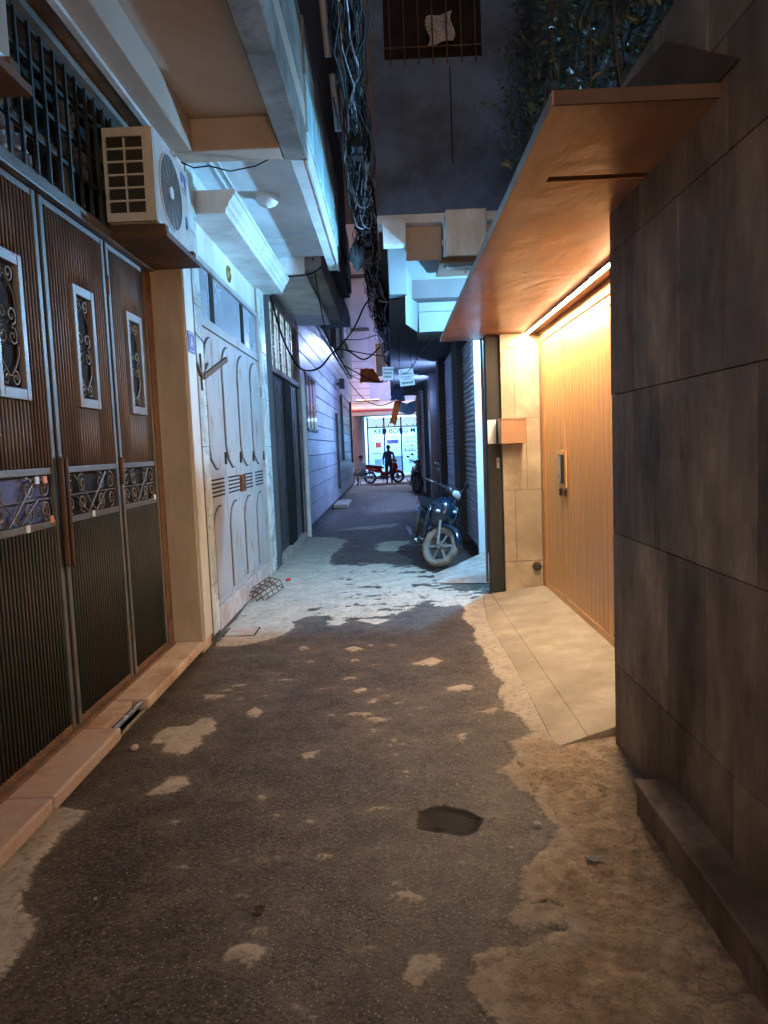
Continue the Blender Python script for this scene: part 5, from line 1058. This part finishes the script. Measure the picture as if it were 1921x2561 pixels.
# ---- people
def person(name, label, loc, rz, J, bones, hair_c, cap=None):
    names = list(J); idx = {n: i for i, n in enumerate(names)}
    me = bpy.data.meshes.new(name); me.from_pydata([J[n][0] for n in names], [(idx[a], idx[b_]) for a, b_, _ in bones], [])
    o = bpy.data.objects.new(name, me); COL.objects.link(o)
    md = o.modifiers.new('skin', 'SKIN'); 
    for n in names:
        r_ = J[n][1]; me.skin_vertices[0].data[idx[n]].radius = (r_, r_) if not hasattr(r_, '__len__') else r_
    me.skin_vertices[0].data[idx['pelvis']].use_root = True
    sb = o.modifiers.new('sub', 'SUBSURF'); sb.levels = 2; sb.render_levels = 2
    bpy.context.view_layer.update()
    m2 = bpy.data.meshes.new_from_object(o.evaluated_get(bpy.context.evaluated_depsgraph_get()))
    bpy.data.objects.remove(o)
    b = MB(); b.v = [tuple(v.co) for v in m2.vertices]; b.f = [tuple(p.vertices) for p in m2.polygons]; nb = len(b.f)
    hd = Vector(J['head'][0]); fw = Vector((1, 0, 0))
    b.ell(hd + Vector((.095,0,-.01)), (.022,.014,.022), 8, 6)
    for sy in (-1, 1): b.ell(hd + Vector((.0, sy*.088, -.005)), (.02,.012,.03), 8, 6)
    for sd in ('l', 'r'):
        h = Vector(J['hand_'+sd][0]); d = (h - Vector(J['wrist_'+sd][0])).normalized(); u = d.orthogonal().normalized()
        for k, ln in enumerate((.065,.075,.078,.07,.055)):
            p = h + u*(k-2)*.016 + d*(.0 if k else -.03); q = p + d*ln*.55 + u*(0 if k else -.02); b.tube([p, q, q + d*ln*.4 + Vector((.012,0,-.01))], [.009,.008,.006], 5)
    mats = []
    for _, _, mm in bones:
        if mm not in mats: mats.append(mm)
    if 'skin' not in mats: mats.append('skin')
    ob = b.build(name, M[mats[0]], None, smooth='all'); ob.location = loc; ob.rotation_euler = (0, 0, rz)
    for mm in mats[1:]: ob.data.materials.append(M[mm])
    segs = [(Vector(J[a][0]), Vector(J[c][0]), mats.index(mm)) for a, c, mm in bones]
    for p in ob.data.polygons:
        if p.index >= nb: p.material_index = mats.index('skin'); continue
        c = p.center; best = 9; bi = 0
        for a, e, mi in segs:
            dv = e - a; t_ = max(0, min(1, (c-a).dot(dv)/max(dv.length_squared, 1e-9))); dd = (c - a - dv*t_).length
            if dd < best: best = dd; bi = mi
        p.material_index = bi
    tag(ob, label, 'person')
    MB().ell(hd + Vector((-.018,0,.035)), (.105,.092,.095), 16, 10, -.25, 1).build('hair', M[hair_c], ob, local=True, smooth='all')
    return ob
J = {'pelvis': ((0,0,.90),(.13,.10)), 'spine': ((.01,0,1.10),(.125,.095)), 'chest': ((.0,0,1.29),(.155,.10)), 'neck': ((.0,0,1.42),.05), 'head': ((.015,0,1.55),(.085,.092)), 'crown': ((.005,0,1.62),.06),
 'sh_l': ((0,.18,1.35),.06), 'el_l': ((.02,.24,1.08),.042), 'wrist_l': ((.16,.21,.90),.03), 'hand_l': ((.22,.20,.86),.034), 'sh_r': ((0,-.18,1.35),.06), 'el_r': ((.0,-.24,1.08),.042), 'wrist_r': ((.14,-.22,.90),.03), 'hand_r': ((.2,-.21,.86),.034),
 'hip_l': ((0,.09,.84),.085), 'kn_l': ((.05,.10,.46),.06), 'an_l': ((.0,.10,.08),.042), 'to_l': ((.14,.11,.03),.035), 'hip_r': ((0,-.09,.84),.085), 'kn_r': ((.02,-.10,.46),.06), 'an_r': ((-.05,-.10,.08),.042), 'to_r': ((.09,-.11,.03),.035)}
def bones(top, bot, lower, shoes):
    return [('pelvis','spine',top),('spine','chest',top),('chest','neck',top),('neck','head','skin'),('head','crown','skin'),('chest','sh_l',top),('sh_l','el_l',top),('el_l','wrist_l','skin'),('wrist_l','hand_l','skin'),('chest','sh_r',top),('sh_r','el_r',top),('el_r','wrist_r','skin'),('wrist_r','hand_r','skin'),
     ('pelvis','hip_l',bot),('hip_l','kn_l',bot),('kn_l','an_l',lower),('an_l','to_l',shoes),('pelvis','hip_r',bot),('hip_r','kn_r',bot),('kn_r','an_r',lower),('an_r','to_r',shoes)]
person('person', 'person in dark clothes standing beside the red motorbike', (-.12, 31.35, .0), D(100), J, bones('navy','ink','ink','black'), 'hair')
J2 = {'pelvis': ((0,0,.46),(.15,.12)), 'spine': ((.03,0,.66),(.135,.10)), 'chest': ((.06,0,.87),(.16,.11)), 'neck': ((.09,0,1.02),.05), 'head': ((.12,0,1.15),(.085,.092)), 'crown': ((.11,0,1.22),.06),
 'sh_l': ((.06,.19,.92),.06), 'el_l': ((.12,.27,.68),.044), 'wrist_l': ((.30,.20,.56),.03), 'hand_l': ((.36,.18,.54),.034), 'sh_r': ((.06,-.19,.92),.06), 'el_r': ((.12,-.27,.68),.044), 'wrist_r': ((.30,-.20,.56),.03), 'hand_r': ((.36,-.18,.54),.034),
 'hip_l': ((.04,.10,.44),.09), 'kn_l': ((.42,.15,.46),.064), 'an_l': ((.36,.16,.09),.042), 'to_l': ((.50,.17,.03),.035), 'hip_r': ((.04,-.10,.44),.09), 'kn_r': ((.42,-.15,.46),.064), 'an_r': ((.40,-.16,.09),.042), 'to_r': ((.54,-.17,.03),.035)}
person('person', 'seated person in a white shirt and grey shorts left of the red motorbike', (-1.22, 31.3, .0), D(215), J2, bones('shirt_white','shorts_grey','skin','black'), 'hair')
o = thing('plastic_stool', 'low blue plastic stool under the seated person', 'stool', (-1.22, 31.3, 0))
MB().box(-1.36,-1.08,31.16,31.44,.32,.35).build('seat', M['bag'], o, bev=.01)
for sx in (-1, 1):
    for sy in (-1, 1): MB().bar((-1.22+sx*.12,31.3+sy*.12,.32),(-1.22+sx*.14,31.3+sy*.14,0),.03,.03).build('leg', M['bag'], o)
# ------------------------------------------------------------------ loose things
# ---- cable bundle over the alley
CB = thing('cable_bundle', 'tangled bundle of black overhead cables sagging along the alley', 'cables', (-.2, 12, 4.4))
path = [(-.16,2.0,4.75),(-.18,5.4,4.7),(-.21,7.0,4.62),(-.22,8.6,4.52),(-.21,10.4,4.45),(-.18,12.6,4.38),(-.06,17,4.2),(.09,20.7,4.0),(.24,23.6,3.78),(.4,27,3.9),(.5,32,4.6)]
PA = np.array(path)
def pathp(y): return np.array([np.interp(y, PA[:,1], PA[:,0]), y, np.interp(y, PA[:,1], PA[:,2])])
rc = random.Random(21)
for k in range(64):
    ph = [rc.uniform(0, 6.28) for _ in range(6)]; rad = rc.uniform(.03, .21); fr = rc.uniform(.25, 1.1); r_ = rc.choice((.004,.005,.006,.007,.009,.013)); dz = rc.uniform(-.10,.10)
    mm = rc.choice(['rubber']*6+['cable_mid','cable_mid','cable_grey']) if k < 50 else 'cable_grey'; y0 = rc.choice((2.0, 2.0, 5.0, 6.5)) if k < 50 else 7.6; y1 = rc.choice((24, 27, 31, 31)); pts = []  # last strands pale grey, their colour standing in for glints on black cable
    y = y0
    while y < y1:
        p = pathp(y); w = min(1, .45 + y*.03) * (1 if y < 16 else max(.45, 1-(y-16)*.06))
        pts.append((p[0] + w*rad*math.sin(ph[0]+fr*y) + .03*math.sin(3.1*y+ph[1]) + .018*math.sin(7.3*y+ph[4]), y, p[2] + dz + w*rad*.8*math.cos(ph[2]+fr*y*.9) + .035*math.sin(2.6*y+ph[3]) + .02*math.sin(6.1*y+ph[5]))); y += .16 + y*.008
    MB().tube(pts, r_, 5).build('cable', M[mm], CB, smooth='all')
for k in range(26):      # slack loops and coils
    y = rc.uniform(6.5, 17); p = pathp(y); R_ = rc.uniform(.08, .22); tilt = rc.uniform(-.5,.5); pts = []
    for i in range(46):
        a = i/45*2*math.pi*rc.choice((1,2)) if False else i/45*2*math.pi*2
        pts.append((p[0]+rc.uniform(-.004,.004)+.04*math.sin(a*.5+k)+R_*math.cos(a)*(.5+.3*tilt), y+R_*math.cos(a+k)*.6, p[2]-.12+R_*math.sin(a)*1.2+.02*math.sin(3*a)))
    MB().tube(pts, rc.choice((.003,.004,.006)), 5).build('cable_loop', M[rc.choice(['rubber','rubber','cable_mid','cable_grey'])], CB, smooth='all')
for k in range(7):
    y = rc.uniform(7, 15); p = pathp(y); MB().box(p[0]-.05, p[0]+.05, y-.08, y+.08, p[2]-.2, p[2]-.06).build('junction_box', M['black'], CB, bev=.01)
for y, x, z, ln in ((6.2,-.42,5.3,.5),(6.9,-.40,4.95,.45)):
    MB().cyl((x,y,z),(x+.03,y+.1,z-ln),.03,n=10).build('splice_sleeve', M['cable_grey'], CB, smooth=True)
def wire(label, pts, r, mm='rubber', cat='cable'):
    P = [Vector(p) for p in pts]; out = []
    for i in range(len(P)-1):
        a, b_, c, d = P[max(i-1,0)], P[i], P[i+1], P[min(i+2,len(P)-1)]
        for j in range(8):
            t = j/8; out.append(.5*((2*b_)+(c-a)*t+(2*a-5*b_+4*c-d)*t*t+(3*b_-a-3*c+d)*t**3))
    out.append(P[-1]); o = MB().tube(out, r, 6).build('overhead_cable', M[mm], smooth='all'); return tag(o, label, cat)
wire('thick black cable drooping across the lit barred window', [(-1.58,10.3,3.72),(-1.55,11.2,3.25),(-1.45,12.3,2.95),(-1.2,13.0,3.02),(-.95,13.4,3.35),(-.75,13.9,3.42),(-.45,14.4,3.30),(-.15,15,3.6)], .016)
wire('black cable running diagonally up from the beige house to the cable bundle', [(-1.5,22.5,4.6),(-.9,20,4.75),(-.5,18,5.0),(-.12,16,5.0)], .022)
wire('upper of two black cables crossing in front of the lilac building', [(-1.45,24,5.1),(-.8,23.5,5.0),(-.2,23,5.05),(.25,22.5,4.8)], .014)
wire('lower of two black cables crossing in front of the lilac building', [(-1.45,24,4.8),(-.7,23.5,4.55),(.3,22.8,4.3)], .018)
wire('black cable sagging from the metal wall top to the small signs', [(-1.55,26,4.5),(-.8,24,3.9),(-.2,20,3.35),(.0,14.5,3.15)], .02)
wire('second black cable sagging to the small signs under the first', [(-1.55,26.5,4.3),(-.8,24,3.75),(-.1,19,3.25),(.05,14,3.02)], .012)
wire('long black cable looping low before the awning', [(-1.5,28,4.1),(-.9,27,3.35),(-.3,26,3.05),(.25,25,3.2),(.6,24,3.6)], .016)
wire('pale thin wire arching from the wooden canopy to the small signs', [(.62,8.3,2.85),(.52,9.2,2.86),(.42,10.2,2.80),(.30,11.3,2.72),(.2,12,2.78)], .006, 'cable_mid')
wire('thin cable hanging down from the third house canopy', [(-.93,9.83,4.1),(-.92,10.4,3.7),(-.90,11.2,3.3),(-.85,12.4,3.1)], .008)
wire('thin black cable along the front of the third house canopy', [(-1.45,9.83,3.88),(-1.2,9.82,3.87),(-.95,9.82,3.9),(-.8,9.85,4.0)], .009)
wire('short white stub of cable poking right from the bundle', [(-.10,12.6,4.05),(.05,12.4,3.98),(.22,12.2,3.92)], .014, 'cable_grey')
wire('two thin wires stapled across the tiled pilaster', [(-1.59,6.10,2.62),(-1.585,6.3,2.585),(-1.60,6.5,2.56)], .004, 'cable_mid')
# blue bag snagged on the bundle
b = MB(); secs = []
for i in range(9):
    t = i/8; z = 4.46 - .40*t; r_ = .012 + .085*math.sin(math.pi*min(1, t*.95+.06))**.8
    secs.append([(-.36 + r_*(1+.35*math.sin(5*a+i)+.2*math.sin(3*a-i*1.7))*math.cos(a), 10.5 + r_*(1+.3*math.cos(4*a+i))*math.sin(a), z+.015*math.sin(3*a+i)) for a in [2*math.pi*k/16 for k in range(16)]])
o = b.loft(secs).build('plastic_bag', M['bag'], smooth='all'); tag(o, 'light blue plastic bag snagged on the overhead cables', 'bag')
# hanging paper notices
def notice(label, x0, x1, y, z0, z1, tilt, lines):
    t = thing('paper_notice', label, 'notice', ((x0+x1)/2, y, z1), 'paper notices hung on the wires'); w = x1-x0; h = z1-z0
    MB().box(-w/2, w/2, -.004, .004, -h, 0).build('sheet', M['paper'], t, local=True)
    for i, (a, c, zz, hh) in enumerate(lines): 
        b = MB(); r = random.Random(i+7); x = a
        while x < c:
            ww = min(r.uniform(.012,.03), c-x); b.box(-w/2+w*x, -w/2+w*(x+ww*3), -.0065, -.0045, -h*zz-hh*h, -h*zz+r.uniform(-.2,.2)*hh*h*.3); x += ww*3+.025
        b.build('faded_print', M['ink'], t, local=True)
    t.rotation_euler = (0, D(tilt), D(4))
notice('smaller torn paper notice hung on the wires, beside the brighter one', -.085, .085, 11.9, 2.665, 2.87, 2, [(.08,.9,.12,.16),(.05,.9,.38,.18),(.1,.8,.66,.18)])
notice('larger white paper notice with rows of print hung on the wires', .165, .40, 11.9, 2.56, 2.83, -5, [(.1,.25,.10,.05),(.12,.9,.27,.08),(.1,.9,.44,.06),(.25,.75,.57,.06),(.12,.85,.76,.14)])
o = MB().cyl((.18,11.9,2.83),(.20,11.95,3.4),.004,n=6).cyl((.38,11.9,2.82),(.36,11.95,3.4),.004,n=6).cyl((-.06,11.9,2.86),(-.05,12,3.3),.004,n=6).build('hanging_wire', M['rubber']); tag(o, 'thin wires that hold the paper notices', 'wire')
# flag: navy bundle above, orange strip below
def cloth(name, label, cat, mm, P0, P1, w0, w1, fold):
    b = MB(); n = 10
    for i in range(n):
        for j in range(n):
            def Pn(a, c):
                w = w0+(w1-w0)*c; x = P0[0]+(P1[0]-P0[0])*c + (a-.5)*w; return (x, P0[1]+fold*math.sin(a*9+c*4)+.02*math.sin(c*11), P0[2]+(P1[2]-P0[2])*c + .02*math.sin(a*5)*c)
            b.quad(Pn(i/n,j/n),Pn((i+1)/n,j/n),Pn((i+1)/n,(j+1)/n),Pn(i/n,(j+1)/n))
    o = b.build(name, M[mm], smooth='all'); s = o.modifiers.new('s','SOLIDIFY'); s.thickness = .008; tag(o, label, cat)
cloth('orange_banner', 'orange cloth strip hanging under the paper notices', 'banner', 'orange', (.18,15,2.52), (.05,15,2.05), .13, .12, .03)
cloth('dark_cloth', 'dark blue cloth hung above the orange strip', 'cloth', 'navy', (.20,14.7,2.82), (.17,14.7,2.50), .14, .30, .04)
cloth('orange_rag', 'orange rag slumped on the wires before the lilac building', 'cloth', 'orange', (-.75,26,4.35), (-.62,26,3.85), .45, .75, .06)
# fallen wire rack by the white door
o = thing('wire_basket', 'rusty bent wire basket lying by the white door', 'basket', (-1.42, 7.9, 0))
b = MB(); T = Matrix.Translation((-1.44,7.92,.035)) @ Matrix.Rotation(D(38),4,'Z') @ Matrix.Rotation(D(-24),4,'Y') 
for i in range(6): x = -.17+.068*i; b.tube([(x,-.13,0),(x,-.13,.10),(x,.13,.10),(x,.13,0)],.0055,5)
for y, z in ((-.13,0),(-.13,.05),(-.13,.1),(-.045,.1),(.045,.1),(.13,.1),(.13,.05),(.13,0)): b.tube([(-.17,y,z),(.17,y,z)],.0055,5)
b.tube([(-.17,-.13,0),(-.17,.13,0)],.007,5).tube([(.17,-.13,0),(.17,.13,0)],.007,5)
b.xf(T); b.build('wire_frame', M['rust'], o, smooth='all')
o = MB().ell((-1.33,8.9,.02),(.035,.03,.02),8,5).build('red_wrapper', M['red']); tag(o, 'small crumpled red wrapper by the white pilaster', 'litter')
for i, (x, y) in enumerate(((.72,2.62),(-1.02,4.98),(.36,3.02))):
    pass
o = MB(); r = random.Random(2)
for i in range(70):
    x, y = (r.uniform(-1.3,1.1), r.uniform(2.0,8)); s = r.uniform(.003,.008); o.ell((x,y,.006),(s,s*r.uniform(.6,1.2),s*.7),5,3)
o = o.build('grit', M['stone']); tag(o, kind='stuff')
hc = thing('hatch_cover', 'square concrete hatch cover in the alley floor near the white door', 'cover', (-1.4, 6.42, 0))
MB().box(-1.53,-1.27,6.28,6.56,-.02,.006).build('lid', M['ramp_conc'], hc, bev=.004); MB().box(-1.545,-1.255,6.265,6.575,-.03,.001).build('rim', M['dark_back'], hc)

def scrap(label, x, y, s, mm, seed):
    r = random.Random(seed); b = MB(); n = 5
    H = [[r.uniform(.002, .012) for _ in range(n+1)] for _ in range(n+1)]
    for i in range(n):
        for j in range(n):
            P_ = lambda a, c: (x + s*(a/n-.5) + .1*s*math.sin(c*2+seed), y + s*.7*(c/n-.5) + .1*s*math.sin(a*3), H[a][c] + .004)
            b.quad(P_(i,j), P_(i+1,j), P_(i+1,j+1), P_(i,j+1))
    o = b.build('paper_scrap', M[mm], smooth='all'); so = o.modifiers.new('s', 'SOLIDIFY'); so.thickness = .002; tag(o, label, 'litter')
scrap('tiny white paper scrap on the dark asphalt at the edge of the dirt strip', .55, 2.93, .03, 'paper', 1)
scrap('crumpled clear wrapper lying on the dirt strip by the plinth', .71, 2.66, .055, 'cable_grey', 2)
scrap('small dry leaf scrap lying on the near left asphalt', -.52, 2.42, .035, 'wood_old', 3)
scrap('pale scrap of paper at the foot of the white door sill', -1.50, 7.05, .05, 'paper', 4)
